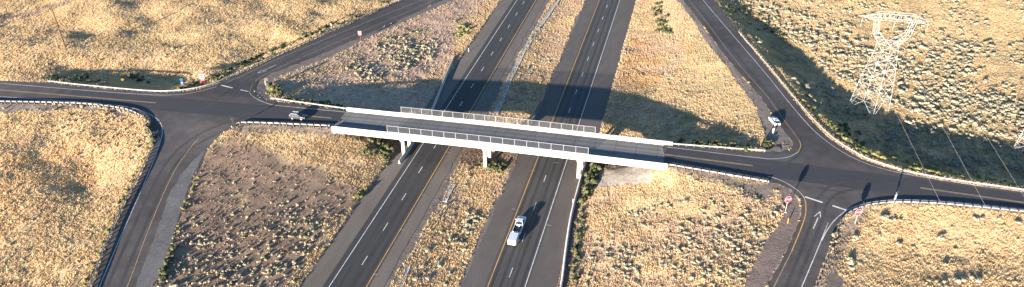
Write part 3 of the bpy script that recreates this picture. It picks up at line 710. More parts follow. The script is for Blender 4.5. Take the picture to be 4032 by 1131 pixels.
# stop signs for the near off ramp
r = signroot('stop_sign', 'red stop sign on a pale post on brown gravel left of the near off ramp', 'sign', (3091,837), R(8)); post(r, 3.2, m='signwhite'); stop_panel(r, 3.55, .82)
MB().box(-.35, .35, -.2, .2, -.1, .07).build('footing', M['conc'], r)
r.rotation_euler[0] = R(0)
r = signroot('wrong_way_sign', 'red wrong way sign edge-on in shade just behind the stop sign on gravel', 'sign', (3104,812), R(60)); post(r, 2.9, m='dark_steel'); q = plate(rect(1.0, 1.5), -.06, -.045).build('wrong_way_panel', M['red'], r); q.location = (0, 0, 3.1); text_mesh('WRONG', .26, M['signwhite'], q, 'lettering', (0, -.068, .25)); text_mesh('WAY', .26, M['signwhite'], q, 'lettering', (0, -.068, -.2))
r = signroot('stop_sign', 'red stop sign standing in dry grass outside the guardrail bend', 'sign', (3366,881), R(6)); post(r, 2.8, m='signwhite'); stop_panel(r, 3.05, .82)
r = signroot('do_not_enter_sign', 'grey sign plate seen edge-on behind the stop sign at the guardrail bend', 'sign', (3392,838), R(-105)); post(r, 2.0); dne_panels(r, 2.2, .9, wrong=False)
# far off ramp: back of a stop sign with do not enter plates
r = signroot('stop_sign', 'stop sign seen from its grey back on the inner corner of the far off ramp', 'sign', (1054,352), R(190)); post(r, 2.9); stop_panel(r, 3.15, .62)
r = signroot('do_not_enter_sign', 'narrow white and red do not enter sign turned edge-on at the left infield corner', 'sign', (1050,352), R(-52)); post(r, 2.4); dne_panels(r, 2.3, 1.0)
r = signroot('do_not_enter_sign', 'large white and red do not enter sign facing the road behind the left guardrail', 'sign', (802,335), R(4)); post(r, 3.4, x=-.35, m='red'); post(r, 3.4, x=.35, m='red'); dne_panels(r, 3.0, 1.4)
r = signroot('wrong_way_sign', 'white and red wrong way sign on a red post halfway along the far off ramp', 'sign', (1419,156), R(6)); post(r, 2.4, m='red', x=.1); dne_panels(r, 2.55, 1.05)
r = signroot('wrong_way_sign', 'small pale pink sign in the grass left of the far off ramp', 'sign', (1306,115), R(-18)); post(r, 1.4); dne_panels(r, 1.7, .75, wrong=False)
# route marker assembly by the left guardrail
SHIELD = [(0, -.42), (.22, -.30), (.36, -.05), (.36, .18), (.28, .34), (.12, .30), (0, .36), (-.12, .30), (-.28, .34), (-.36, .18), (-.36, -.05), (-.22, -.30)]
r = signroot('route_marker', 'teal and blue route marker on a thin post behind the left guardrail', 'sign', (722,347), R(5)); post(r, 2.9)
shift(plate(rect(.95, .55), -.06, -.04).build('direction_plate', M['teal'], r), 2.95); shift(plate(rect(.75, .45), -.062, -.042).build('blue_plate', M['blue'], r), 2.38)
q = shift(plate([(a*1.15, b*1.15) for a, b in SHIELD], -.06, -.04).build('shield', M['blue'], r), 1.75); plate([(a*.9, b*.35+.05) for a, b in SHIELD], -.068, -.0625).build('shield_face', M['signwhite'], q)
r = signroot('warning_sign', 'yellow diamond warning sign leaning behind the far left guardrail', 'sign', (490,341), R(30)); post(r, 2.6, m='polewood'); shift(plate(ngon(4, .55), -.06, -.04).build('panel', M['yellow'], r), 2.4)
r = signroot('wooden_post', 'weathered wooden post with a small grey cross piece beside the off ramp guardrail', 'post', (832,318), 0); MB().box(-.12, .12, -.12, .12, -.3, 3.6).build('post', M['polewood'], r); MB().box(-.55, .55, -.16, -.125, 1.1, 1.35).build('cross_plate', M['signback'], r)
# dark assembly at the left corner, seen from behind
r = signroot('route_marker', 'dark route sign assembly seen from behind at the left end of the near guardrail', 'sign', (922,506), R(195)); post(r, 3.2, m='dark_steel')
shift(plate([(a*1.1, b*1.1) for a, b in SHIELD], -.06, -.04).build('shield', M['dark_steel'], r), 2.9); shift(plate(rect(.6, .5), -.06, -.04).build('direction_plate', M['dark_steel'], r), 2.1)
# street name assembly on the right guardrail
r = signroot('street_sign', 'green street name blade above white route shields by the right guardrail', 'sign', (3514,812), R(20)); post(r, 3.9)
shift(plate(rect(.9, .24), -.06, -.045).build('name_blade', M['teal'], r), 3.85); b_ = shift(plate(rect(.8, .24), -.06, -.045).build('name_blade', M['teal'], r), 3.5); b_.rotation_euler = (0, 0, R(80))
for z_, m_ in ((2.85, 'signwhite'), (2.1, 'signwhite')): shift(plate([(a*.85, b*.85) for a, b in SHIELD], -.06, -.04).build('shield', M[m_], r), z_)
# marker posts
def delineator(label, px, h, m, w=.12):
    g = surf(*px); o = MB().hexa([(x*(1 if z_ < .2 else .8), y, z_) for z_ in (-.2, h) for y in (-.03, .03) for x in (-w, w)]).build('marker_post', M[m], loc=tuple(g)); return tag(o, label, 'marker post')
delineator('orange flexible marker post standing on the brown gravel', (3101,880), 1.35, 'orange'); delineator('short white marker post behind the right concrete barrier', (2256,800), 1.2, 'signwhite')
delineator('white marker post on the left shoulder beyond the bridge', (1845,204), 1.3, 'signwhite', .1); delineator('red marker at the far end of the grey concrete barrier', (1801,216), .7, 'red', .14)
delineator('left one of two thin white posts behind the right end of the bridge', (2640,562), 1.3, 'signwhite', .07); delineator('right one of two thin white posts behind the right end of the bridge', (2648,563), 1.4, 'signwhite', .07)
g = surf(2992,580); o = MB().tube((0, 0, -.5), (.25, 0, 4.1), .15, .11, 8).build('wooden_post', M['polewood'], loc=tuple(g)); tag(o, 'leaning wooden post at the end of the far right guardrail near the white car', 'post')
r = empty('utility_pole', surf(260,196)); tag(r, 'tall bare wooden utility pole in the grass of the far left', 'pole')
MB().tube((0, 0, -1), (-.2, 0, 15.2), .30, .19, 10).build('pole', M['polewood'], r); MB().box(-.3, .0, -.06, .06, 10.4, 10.9).build('equipment_box', M['galv'], r)

# ------------------------------------------------------------------ transmission towers
def tower():
    root = empty('transmission_tower', (0, 0, 0)); steel = M['tower']
    LV = [(0., 5.8), (3.8, 5.35), (8.5, 4.75), (13., 4.05), (16.5, 3.4), (20., 2.9)]
    sgn = [(-1, 0), (0, -1), (1, 0), (0, 1)]
    def pt(i, k): z_, a = LV[i]; return Vector((sgn[k][0]*a, sgn[k][1]*a*.92, z_))
    for k in range(4):
        m_ = MB()
        for i in range(len(LV)-1): m_.bar(pt(i, k), pt(i+1, k), .11 if i < 3 else .09)
        f_ = pt(0, k); m_.box(f_.x-.3, f_.x+.3, f_.y-.3, f_.y+.3, -1.5, .1)
        m_.build('leg', steel, root)
    for k in range(4):
        m_ = MB(); k2 = (k+1) % 4
        for i in range(len(LV)-1):
            a, b, c, d = pt(i, k), pt(i, k2), pt(i+1, k), pt(i+1, k2)
            if i > 0: m_.bar(a, b, .07)
            if i == 0:
                mid_ = (c+d)/2
                for p0, p1 in ((a, c), (b, d)):
                    m_.bar(mid_, p0, .08)
                    for t in (.35, .7): m_.bar(p0.lerp(p1, t), p0.lerp(mid_, t), .05); m_.bar(p0.lerp(p1, t), p0.lerp(mid_, t-.33), .045)
            else:
                m_.bar(a, d, .08); m_.bar(b, c, .08)
                x = (a+b+c+d)/4; m_.bar(a.lerp(c, .5), x, .045); m_.bar(b.lerp(d, .5), x, .045)
        m_.build('face_bracing', steel, root)
    top = LV[-1][0]; ZB, ZT = 26.6, 28.4
    for sx in (-1, 1):
        m_ = MB()
        base = [Vector((sx*2.85, -.35, top)), Vector((sx*2.85, .35, top))]; basei = [Vector((-sx*.3, -1.6, top-.3)), Vector((-sx*.3, 1.6, top-.3))]
        elb = [Vector((sx*4.7, -.8, 22.6)), Vector((sx*4.7, .8, 22.6))]; elbi = [Vector((sx*3.6, -.7, 23.2)), Vector((sx*3.6, .7, 23.2))]
        tp = [Vector((sx*5.4, -.7, ZB)), Vector((sx*5.4, .7, ZB))]; tpi = [Vector((sx*4.2, -.7, ZB)), Vector((sx*4.2, .7, ZB))]
        for j in (0, 1):
            m_.bar(base[j], elb[j], .11); m_.bar(basei[j], elbi[j], .1); m_.bar(elb[j], tp[j], .1); m_.bar(elbi[j], tpi[j], .1)
            for t in (0., .25, .5, .75, 1.):
                m_.bar(base[j].lerp(elb[j], t), basei[j].lerp(elbi[j], t), .05)
                if t < 1: m_.bar(base[j].lerp(elb[j], t), basei[j].lerp(elbi[j], t+.25), .05)
            for t in (0, .5): m_.bar(elb[j].lerp(tp[j], t), elbi[j].lerp(tpi[j], t+.5), .05); m_.bar(elbi[j].lerp(tpi[j], t+.5), elb[j].lerp(tp[j], t+.5), .05)
        for t in (0, .33, .66, 1): m_.bar(base[0].lerp(elb[0], t), base[1].lerp(elb[1], t), .05); m_.bar(elb[0].lerp(tp[0], t), elb[1].lerp(tp[1], t), .05)
        m_.build('upper_arm', steel, root)
    m_ = MB()
    for y_ in (-.8, .8):
        m_.bar((-5.4, y_, ZB), (5.4, y_, ZB), .1); m_.bar((-4.4, y_, ZT), (4.4, y_, ZT), .1)
        for sx in (-1, 1): m_.bar((sx*5.4, y_, ZB), (sx*8.6, 0, ZB+.25), .09); m_.bar((sx*4.4, y_, ZT), (sx*8.6, 0, ZB+.25), .09); m_.bar((sx*6.4, y_*.68, ZB+.05), (sx*4.7, y_, ZT), .05); m_.bar((sx*6.4, y_*.68, ZB+.05), (sx*6.4, y_*.5, ZT-.75), .05)
        xs = np.linspace(-5.4, 5.4, 9)
        for i in range(8):
            xm = (xs[i]+xs[i+1])/2; zt = ZT if abs(xm) < 4.5 else ZT-.2
            m_.bar((xs[i], y_, ZB), (np.clip(xm, -4.4, 4.4), y_, zt), .055); m_.bar((np.clip(xm, -4.4, 4.4), y_, zt), (xs[i+1], y_, ZB), .055)
    for x in np.linspace(-5, 5, 7): m_.bar((x, -.8, ZB), (x, .8, ZB), .05)
    for x in np.linspace(-4, 4, 6): m_.bar((x, -.8, ZT), (x, .8, ZT), .05)
    m_.build('crossarm', steel, root)
    for x, dx in ((-8.6, 0), (0, 0), (8.6, 0)):
        i_ = MB(); zt = ZB+.2 if x else ZB
        i_.tube((x, 0, zt), (x, 0, zt-3.0), .03, n=6)
        for j in range(9): i_.tube((x, 0, zt-.5-j*.26), (x, 0, zt-.62-j*.26), .05, .075, 8)
        i_.build('insulator', M['insul'], root)
    return root
T1 = tower(); tc_ = surf(3417,432); TR = R(-9)
T1.scale = (1, 1, 1.05); T1.location = tc_; T1.rotation_euler = (0, R(1.4), TR)
tag(T1, 'white steel lattice transmission tower with flat top among sagebrush right of the ramp', 'transmission tower', 'lattice transmission towers')
def place_tower(footpx, foot, label):
    t = copy_tree(T1); g = surf(*footpx); o = Matrix.Rotation(TR, 3, 'Z') @ Vector((foot[0]*5.8, foot[1]*5.3, 0))
    t.location = (g[0]-o.x, g[1]-o.y, g[2]); t['label'] = label; return t
place_tower((3984,592), (-1, 0), 'white lattice tower mostly cut off by the right edge beside the right road')
place_tower((4022,82), (-1, 0), 'far lattice tower with one leg showing at the upper right corner')
# three conductors sagging away from the first tower towards the camera side
for k, (x, q) in enumerate(((-8.6, [(3544,475),(3587,565),(3716,823)]), (0, [(3697,470),(3744,565),(3889,827)]), (8.6, [(3869,509),(3900,565),(4032,772)]))):
    a = Matrix.Rotation(TR, 3, 'Z') @ Vector((x, 0, 23.7)); a = Vector((a.x+tc_[0], a.y+tc_[1], a.z+tc_[2]))
    # the wire runs square to the crossarm; its height follows from where it crosses the photograph
    dv = Matrix.Rotation(TR, 3, 'Z') @ Vector((0, -1, 0)); best = []
    pts = [(0., a.z)]
    for px_, py_ in q:
        c_ = min(np.arange(-2, 45, .1), key=lambda z_: abs((G(px_, py_, z_)[0]-a.x)*dv.y-(G(px_, py_, z_)[1]-a.y)*dv.x)); g = G(px_, py_, c_)
        pts.append(((g[0]-a.x)*dv.x+(g[1]-a.y)*dv.y, c_))
    print('WIRE', k, [(round(float(u), 1), round(float(v), 1)) for u, v in pts])
    tt = np.array([p_[0] for p_ in pts]); zz = np.array([p_[1] for p_ in pts])
    M3 = np.stack([tt, tt**2], 1); co = np.linalg.lstsq(M3, zz-a.z, rcond=None)[0]
    w_ = MB(); P = [Vector((a.x+dv.x*t, a.y+dv.y*t, a.z+co[0]*t+co[1]*t*t)) for t in np.arange(0, 131, 5.)]
    rings = [[tuple(p_+Vector((0.018*math.cos(j*math.pi/2), 0, .018*math.sin(j*math.pi/2)))) for j in range(4)] for p_ in P]
    o = w_.loft(rings).build('power_line', M['wire']); tag(o, ['leftmost pale power line hanging from the near transmission tower', 'middle one of three power lines hanging from the near transmission tower', 'rightmost pale power line running off the right edge'][k], 'power line')
    w_ = MB(); P = [Vector((a.x-dv.x*t, a.y-dv.y*t, a.z-.09*t+.0004*t*t)) for t in np.arange(0, 200, 6.)]

# ------------------------------------------------------------------ vehicles
def wheel(root, x, y, r, wd, side):
    w_ = empty('wheel', (x, y, r)); w_.parent = root
    MB().tube((0, -wd/2, 0), (0, wd/2, 0), r, n=20).build('tyre', M['tyre'], w_); MB().tube((0, side*(wd/2-.03), 0), (0, side*(wd/2+.012), 0), r*.66, n=16).build('rim', M['rim'], w_)
def body_loft(st, name, m, root):
    "stations x, half width, bottom, shoulder, top"
    rings = []
    for x, hw, zb, zs, zt in st:
        rings.append([(x, -hw*.86, zb), (x, -hw, zb+.14), (x, -hw, zs-.12), (x, -hw*.97, zs), (x, -hw*.84, zt), (x, hw*.84, zt), (x, hw*.97, zs), (x, hw, zs-.12), (x, hw, zb+.14), (x, hw*.86, zb)])
    o = MB().loft(rings).build(name, m, root, smooth=False)
    b = o.modifiers.new('b', 'BEVEL'); b.width = .05; b.segments = 2; b.limit_method = 'ANGLE'; b.angle_limit = R(30); return o
def cabin(root, m, xb0, xb1, xr0, xr1, hwb, hwr, zb, zr, split, pillars=True):
    "greenhouse from rear xb0 to front xb1 at the belt, xr0..xr1 at the roof, with glass set just proud of it"
    o = MB().hexa([(xb0, -hwb, zb), (xb1, -hwb, zb), (xb0, hwb, zb), (xb1, hwb, zb), (xr0, -hwr, zr), (xr1, -hwr, zr), (xr0, hwr, zr), (xr1, hwr, zr)]).build('cabin', m, root)
    b = o.modifiers.new('b', 'BEVEL'); b.width = .06; b.segments = 2
    def quad(name, p0, p1, p2, p3, n):
        n = Vector(n).normalized()*.015; v = [Vector(q)+n for q in (p0, p1, p2, p3)]+[Vector(q)-n*.9 for q in (p0, p1, p2, p3)]
        MB().add(v, [(0, 1, 2, 3), (7, 6, 5, 4), (0, 4, 5, 1), (1, 5, 6, 2), (2, 6, 7, 3), (3, 7, 4, 0)]).build(name, M['glass'], root)
    L_ = lambda a, b, t: a+(b-a)*t
    h0, h1 = .1, .86
    def side_pt(x_t, h, sg): return (L_(L_(xb0, xr0, h), L_(xb1, xr1, h), x_t), sg*L_(hwb, hwr, h), L_(zb, zr, h))
    for sg in (-1, 1):
        e = [.06]+split+[.94]
        for i in range(len(e)-1):
            quad('side_window', side_pt(e[i]+.012, h0, sg), side_pt(e[i+1]-.012, h0, sg), side_pt(e[i+1]-.012, h1, sg), side_pt(e[i]+.012, h1, sg), (0, sg, .25))
    for nm, xa, xr_, sg in (('windshield', xb1, xr1, 1), ('rear_window', xb0, xr0, -1)):
        xl, xh = L_(xa, xr_, .08), L_(xa, xr_, .9); zl, zh = L_(zb, zr, .08), L_(zb, zr, .9); yl_, yh = L_(hwb, hwr, .08)*.9, L_(hwb, hwr, .9)*.88
        quad(nm, (xl, -yl_, zl), (xl, yl_, zl), (xh, yh, zh), (xh, -yh, zh), (sg*(zr-zb), 0, abs(xa-xr_)))
def lamps(root, xf, xr, y, zf, zr):
    for sg in (-1, 1):
        MB().box(xf-.08, xf+.012, sg*y-.18, sg*y+.18, zf-.09, zf+.09).build('headlight', M['headlight'], root)
        MB().box(xr-.012, xr+.08, sg*y-.12, sg*y+.12, zr-.2, zr+.2).build('tail_light', M['taillight'], root)
def mirrors(root, x, y, z_, m):
    for sg in (-1, 1): MB().box(x-.09, x+.09, sg*y-(.0 if sg > 0 else .2), sg*y+(.2 if sg > 0 else 0), z_, z_+.17).build('mirror', m, root)
def head(v): return math.atan2(v[1], v[0])
# grey SUV on the cross road
suv = empty('parked_car'); suv.name = 'suv'; m_ = M['cargrey']
body_loft([(-2.32, .78, .42, .92, .98), (-2.2, .88, .3, 1.0, 1.06), (-1.2, .93, .27, 1.02, 1.08), (.3, .93, .27, 1.0, 1.06), (.95, .93, .27, .98, 1.04), (1.9, .9, .28, .88, .96), (2.28, .82, .36, .74, .82), (2.36, .68, .44, .66, .7)], 'body', m_, suv)
cabin(suv, m_, -2.22, 1.15, -1.85, .25, .86, .66, 1.04, 1.66, [.33, .66]); lamps(suv, 2.28, -2.3, .66, .74, .95); mirrors(suv, .78, .9, 1.05, m_)
MB().box(-2.4, -2.3, -.8, .8, .34, .58).build('bumper', M['black'], suv); MB().box(2.3, 2.42, -.75, .75, .34, .56).build('bumper', M['black'], suv)
for sg in (-1, 1): MB().box(-1.7, .1, sg*.58-.02, sg*.58+.02, 1.66, 1.72).build('roof_rail', M['rim'], suv); MB().box(-1.9, 1.9, sg*.93-.02, sg*.93+.02, .28, .46).build('sill_trim', M['black'], suv)
for x in (-1.36, 1.36):
    for sg in (-1, 1): wheel(suv, x, sg*.84, .37, .24, sg)
g = ray(1171, 471); s_, w__ = swxy(g[0], g[1]); x, y = A0+D*s_+W*(-1.75)
suv.location = (x, y, float(Zq(x, y))+.015); suv.rotation_euler = (0, -R(2), head(D)); tag(suv, 'silver grey suv driving right on the road left of the bridge', 'car')
# white pickup towing a white trailer
pk = empty('pickup_truck'); m_ = M['carwhite']
body_loft([(.0, .98, .42, 1.06, 1.12), (1.0, .98, .4, 1.06, 1.12), (1.7, .97, .4, 1.06, 1.14), (2.5, .95, .42, 1.02, 1.12), (2.85, .88, .5, .9, 1.0), (2.95, .74, .56, .8, .86)], 'body', m_, pk)
cabin(pk, m_, -.35, 1.75, -.15, .95, .9, .72, 1.12, 1.86, [.5]); MB().box(-.45, .6, -.93, .93, .42, 1.12).build('cab_base', m_, pk)
b_ = MB().box(-2.85, -.46, -.93, -.84, .45, 1.16).box(-2.85, -.46, .84, .93, .45, 1.16).box(-2.85, -.46, -.83, .83, .5, .6); b_.build('bed', m_, pk)
MB().box(-2.82, -.5, -.825, .825, .605, .66).build('bed_liner', M['black'], pk); tg_ = MB().box(-2.95, -2.86, -.9, .9, .55, 1.16).build('tailgate', m_, pk)
MB().box(-3.1, -2.97, -.9, .9, .42, .55).build('bumper', M['rim'], pk); MB().box(2.9, 3.02, -.85, .85, .42, .62).build('bumper', M['rim'], pk)
MB().box(-.2, -.14, -.22, .22, 1.80, 1.86).build('brake_light', M['taillight'], pk); lamps(pk, 2.84, -2.9, .72, .86, .9); mirrors(pk, 1.2, .95, 1.15, m_)
for x in (-1.75, 1.95):
    for sg in (-1, 1): wheel(pk, x, sg*.86, .40, .27, sg)
tr = empty('box_trailer')
t_ = MB().box(-1.5, 1.5, -.95, .95, .55, 1.85).build('body', m_, tr); bv = t_.modifiers.new('b', 'BEVEL'); bv.width = .08; bv.segments = 2
MB().box(-1.525, -1.502, -.72, .72, .62, 1.68).build('rear_door', m_, tr); MB().tube((1.3, -.6, .5), (2.35, 0, .48), .05).tube((1.3, .6, .5), (2.35, 0, .48), .05).build('drawbar', M['black'], tr)
for sg in (-1, 1): MB().box(-.6, .5, sg*1.07-.1, sg*1.07+.1, .72, .78).build('fender', m_, tr); wheel(tr, -.05, sg*1.07, .33, .2, sg); MB().box(-1.535, -1.503, sg*.84-.06, sg*.75+.06, .62, .76).build('tail_light', M['taillight'], tr)
g = G(2015, 966, .55); v_ = g[0]*FV[0]+g[1]*FV[1]; LT = -30.45
x, y = fw(LT, v_+1.5); tr.location = (x, y, .012); tr.rotation_euler = (0, 0, head(FV)); x, y = fw(LT+.05, v_+1.5+2.35+3.35); pk.scale = (1.06, 1.05, 1.05); pk.location = (x, y, .012); pk.rotation_euler = (0, 0, head(FV))
tag(pk, 'white pickup truck with a dark open bed driving away in the right carriageway', 'truck'); tag(tr, 'small white box trailer hitched behind the white pickup', 'trailer')
# white hatchback parked on the gravel
hb = empty('parked_car')
body_loft([(-2.08, .76, .4, .9, .96), (-1.98, .86, .26, .94, 1.0), (-1.0, .89, .24, .94, 1.0), (.9, .89, .24, .92, .98), (1.7, .86, .25, .80, .88), (2.05, .76, .34, .66, .74), (2.12, .62, .42, .58, .62)], 'body', m_, hb)
cabin(hb, m_, -2.0, 1.2, -1.35, .2, .82, .62, .97, 1.48, [.36, .68]); lamps(hb, 2.04, -2.06, .62, .68, .84); mirrors(hb, .75, .86, .98, m_)
MB().box(-2.14, -2.06, -.7, .7, .3, .46).build('bumper', M['black'], hb)
for x in (-1.25, 1.28):
    for sg in (-1, 1): wheel(hb, x, sg*.79, .32, .21, sg)
g = surf(3052, 492); hb.location = (g[0], g[1]+1.0, float(Zground(g[0], g[1]+1.0))+.01); hb.rotation_euler = (0, 0, R(98)); tag(hb, 'white hatchback parked on the gravel inside the north east ramp corner', 'car')

# ------------------------------------------------------------------ person beside the white car
def person(loc, rz):
    root = empty('person', loc, rz); tag(root, 'person in a white top standing on the gravel near the white hatchback', 'person')
    J = {'pelvis': (0, 0, .95), 'spine': (0, 0, 1.15), 'chest': (0, -.01, 1.35), 'neck': (0, 0, 1.5), 'head0': (0, -.02, 1.6), 'head': (0, -.02, 1.70)}
    for s, n in ((-1, 'l'), (1, 'r')):
        J.update({'hip'+n: (s*.1, 0, .9), 'knee'+n: (s*.115, -.02, .49), 'ank'+n: (s*.12, .02, .09), 'toe'+n: (s*.14, -.15, .04), 'sh'+n: (s*.2, 0, 1.42), 'el'+n: (s*.27, .03, 1.16), 'wr'+n: (s*.22, -.18, 1.06), 'pl'+n: (s*.19, -.26, 1.07)})
        for k in range(4): J['f%d%s' % (k, n)] = (s*(.225-.022*k), -.30, 1.075); J['g%d%s' % (k, n)] = (s*(.215-.022*k), -.34-(.012 if k in (1, 2) else 0), 1.055)
        J['t'+n] = (s*.145, -.26, 1.085); J['u'+n] = (s*.13, -.295, 1.08)
    rad = {'pelvis': .145, 'spine': .13, 'chest': .15, 'neck': .055, 'head0': .075, 'head': .09, 'hip': .095, 'knee': .062, 'ank': .042, 'toe': .04, 'sh': .065, 'el': .045, 'wr': .028, 'pl': .036, 'f': .009, 'g': .008, 't': .010, 'u': .009}
    E = [('pelvis', 'spine'), ('spine', 'chest'), ('chest', 'neck'), ('neck', 'head0'), ('head0', 'head')]
    for n in 'lr':
        E += [('pelvis', 'hip'+n), ('hip'+n, 'knee'+n), ('knee'+n, 'ank'+n), ('ank'+n, 'toe'+n), ('chest', 'sh'+n), ('sh'+n, 'el'+n), ('el'+n, 'wr'+n), ('wr'+n, 'pl'+n), ('pl'+n, 't'+n), ('t'+n, 'u'+n)]
        for k in range(4): E += [('pl'+n, 'f%d%s' % (k, n)), ('f%d%s' % (k, n), 'g%d%s' % (k, n))]
    names = list(J); me = bpy.data.meshes.new('body'); me.from_pydata([J[n] for n in names], [(names.index(a), names.index(b)) for a, b in E], [])
    o = link('body', me, M['skin'], root); md = o.modifiers.new('s', 'SKIN'); sub = o.modifiers.new('u', 'SUBSURF'); sub.levels = sub.render_levels = 1
    for i, n in enumerate(names):
        k = n if n in rad else n[:-1]; k = k if k in rad else k[0]; me.skin_vertices[0].data[i].radius = (rad[k], rad[k]*(.8 if n in ('chest', 'spine', 'pelvis') else 1)); me.skin_vertices[0].data[i].use_root = n == 'pelvis'
    me.materials.clear(); me.materials.append(M['skin'])
    def ring(c, a, b, n=14): return [(c[0]+a*math.cos(2*math.pi*k/n), c[1]+b*math.sin(2*math.pi*k/n), c[2]) for k in range(n)]
    sh = MB().loft([ring((0, 0, .86), .2, .16), ring((0, 0, 1.0), .19, .15), ring((0, 0, 1.2), .19, .15), ring((0, 0, 1.38), .22, .15), ring((0, 0, 1.46), .19, .12), ring((0, 0, 1.51), .08, .08)], caps=False)
    for s in (-1, 1): sh.tube((s*.17, 0, 1.43), (s*.28, .03, 1.17), .09, .075, 10).tube((s*.275, .03, 1.18), (s*.235, -.12, 1.09), .065, .055, 10)
    sh.build('shirt', M['cloth_white'], root, smooth=True)
    tr_ = MB()
    for s in (-1, 1): tr_.loft([ring((s*.095, 0, .95), .125, .15), ring((s*.105, 0, .75), .11, .12), ring((s*.115, -.02, .49), .085, .09), ring((s*.12, .01, .1), .07, .075)])
    tr_.build('trousers', M['cloth_beige'], root, smooth=True)
    sh = MB()
    for s in (-1, 1): sh.ball((s*.13, -.07, .055), .07, sq=(.75, 1.9, .75))
    sh.build('shoes', M['black'], root, smooth=True); MB().ball((0, .015, 1.745), .108, 10, 8, (1, 1.05, .75)).build('hair', M['hair'], root, smooth=True)
    f = MB()
    for s in (-1, 1): f.ball((s*.035, -.105, 1.70), .012)
    f.build('eyes', M['black'], root); f = MB().ball((0, -.115, 1.67), .016, sq=(.8, 1, 1.4)).ball((0, -.10, 1.625), .014, sq=(2, .5, .4))
    for s in (-1, 1): f.ball((s*.095, -.01, 1.68), .022, sq=(.5, 1, 1.4))
    f.build('face_features', M['skin'], root)
g = surf(3043, 526); person(tuple(g), R(200))

# ------------------------------------------------------------------ vegetation
def bush_template(seed, nleaf, stretch=.72, core=True, leaf=.17):
    rg = np.random.default_rng(seed)
    # several lobes make the outline uneven
    nl = rg.integers(4, 7); lob = np.stack([rg.normal(0, .23, nl), rg.normal(0, .23, nl), rg.uniform(.28, .62, nl)], 1); lr = rg.uniform(.26, .42, nl)
    V, T = [], []
    for _ in range(nleaf):
        i = rg.integers(nl); u = rg.normal(size=3); u /= np.linalg.norm(u)
        if u[2] < -.35: u[2] *= -1
        c = lob[i]+u*lr[i]*rg.uniform(.75, 1.12); c[2] = max(c[2], .03)
        n = u+rg.normal(0, .28, 3); n /= np.linalg.norm(n); a = np.cross(n, rg.normal(size=3)); a /= np.linalg.norm(a); b = np.cross(n, a); sz = leaf*rg.uniform(.6, 1.35)
        k = len(V); V += [c+a*sz, c-a*sz*.6+b*sz*.8, c-a*sz*.6-b*sz*.8, c+n*sz*.8]; T += [(k, k+1, k+3), (k+1, k+2, k+3), (k+2, k, k+3)]
    if core:
        for i in range(nl):
            k = len(V); r = lr[i]*.98
            V += [lob[i]+np.array(q)*r for q in ((1, 0, 0), (0, 1, 0), (-1, 0, 0), (0, -1, 0), (0, 0, 1), (0, 0, -1))]
            T += [(k, k+1, k+4), (k+1, k+2, k+4), (k+2, k+3, k+4), (k+3, k, k+4), (k+1, k, k+5), (k+2, k+1, k+5), (k+3, k+2, k+5), (k, k+3, k+5)]
    V = np.array(V); V[:, 2] = np.clip(V[:, 2], -.05, None)*stretch
    tone = .82+.36*rg.random(len(V))
    return V, np.array(T, int), tone
PAL = {'sage': [(.35, .31, .22), (.31, .285, .205), (.38, .33, .225), (.28, .265, .185)], 'tumble': [(.42, .32, .19), (.39, .30, .175), (.36, .305, .20)], 'green': [(.092, .102, .05), (.115, .12, .06), (.075, .09, .042), (.135, .13, .075)], 'lime': [(.23, .22, .085), (.19, .19, .075)]}
TEMPL = {}
for k, (n_, st_, lf) in {'sage': (64, .85, .105), 'tumble': (56, .9, .105), 'green': (70, 1.0, .13), 'lime': (56, .85, .12)}.items():
    TEMPL[k] = [bush_template(100+17*i+len(k), n_, st_, True, lf) for i in range(6)]
MESHV = {}
for k in TEMPL:
    MESHV[k] = []
    for i, (V, T, t) in enumerate(TEMPL[k]):
        me = fast_mesh(k+'_bush', V, T, np.array(PAL[k][i % len(PAL[k])])[None]*t[:, None]); me.materials.append(M['sage']); MESHV[k].append(me)
def scatter(poly, n, smin, smax, kind, clump=None, clump_scale=9, off=0):
    "random spots inside a photo outline, laid on the ground in world space"
    P = np.array(poly, float); lo, hi = P.min(0), P.max(0); out = []
    tries = 0
    while len(out) < n and tries < 60:
        tries += 1
        m = n*3; px = RNG.uniform(lo[0], hi[0], m); py = lo[1]+(hi[1]-lo[1])*RNG.random(m)**.85
        k = inpoly(px, py, poly); px, py = px[k], py[k]
        if not len(px): continue
        x, y, z = surf(px, py)
        ok = ~onpave(x, y)
        if clump is not None: ok &= fbm(x, y, clump_scale, 90+off, 2)+RNG.normal(0, .06, len(x)) > clump
        ok &= RNG.random(len(x)) < (py-lo[1]+300)/(hi[1]-lo[1]+300)*0+1
        for a, b, c in zip(x[ok], y[ok], z[ok]):
            if len(out) < n: out.append((a, b, c, smin+(smax-smin)*RNG.random()**2, kind))
    return out
def line_bushes(pts, n, spread, smin, smax, kind):
    out = []; L_ = np.array(pts, float); seg = np.linalg.norm(np.diff(L_, axis=0), axis=1); cum = np.concatenate([[0], np.cumsum(seg)])
    d = RNG.random(n)*cum[-1]; i = np.minimum(np.searchsorted(cum, d, side='right')-1, len(seg)-1); t = ((d-cum[i])/seg[i])[:, None]; p_ = L_[i]+(L_[i+1]-L_[i])*t+RNG.normal(0, spread, (n, 2))
    x, y, z = surf(p_[:, 0], p_[:, 1]); ok = ~onpave(x, y)
    return [(a, b, c, smin+(smax-smin)*RNG.random(), kind) for a, b, c in zip(x[ok], y[ok], z[ok])]
BU = []
SEF = [(2330,720),(2500,690),(2640,690),(2850,730),(3000,770),(3080,850),(3040,920),(2980,1010),(2900,1160),(2250,1160),(2290,900)]
SEF2 = [(2420,850),(2560,820),(2700,760),(2860,735),(3000,775),(3075,850),(3040,920),(2980,1010),(2900,1160),(2300,1160),(2330,960)]
BU += scatter(SEF2, 440, .35, .95, 'sage', .46, 10)
BU += scatter([(2700,690),(2870,730),(3000,770),(3080,850),(3040,920),(2980,1010),(2900,1160),(2700,1160),(2800,900)], 160, .4, .95, 'sage')
BU += scatter(SWSOIL[:-3]+[(600,1180),(700,850)], 330, .3, .7, 'sage')
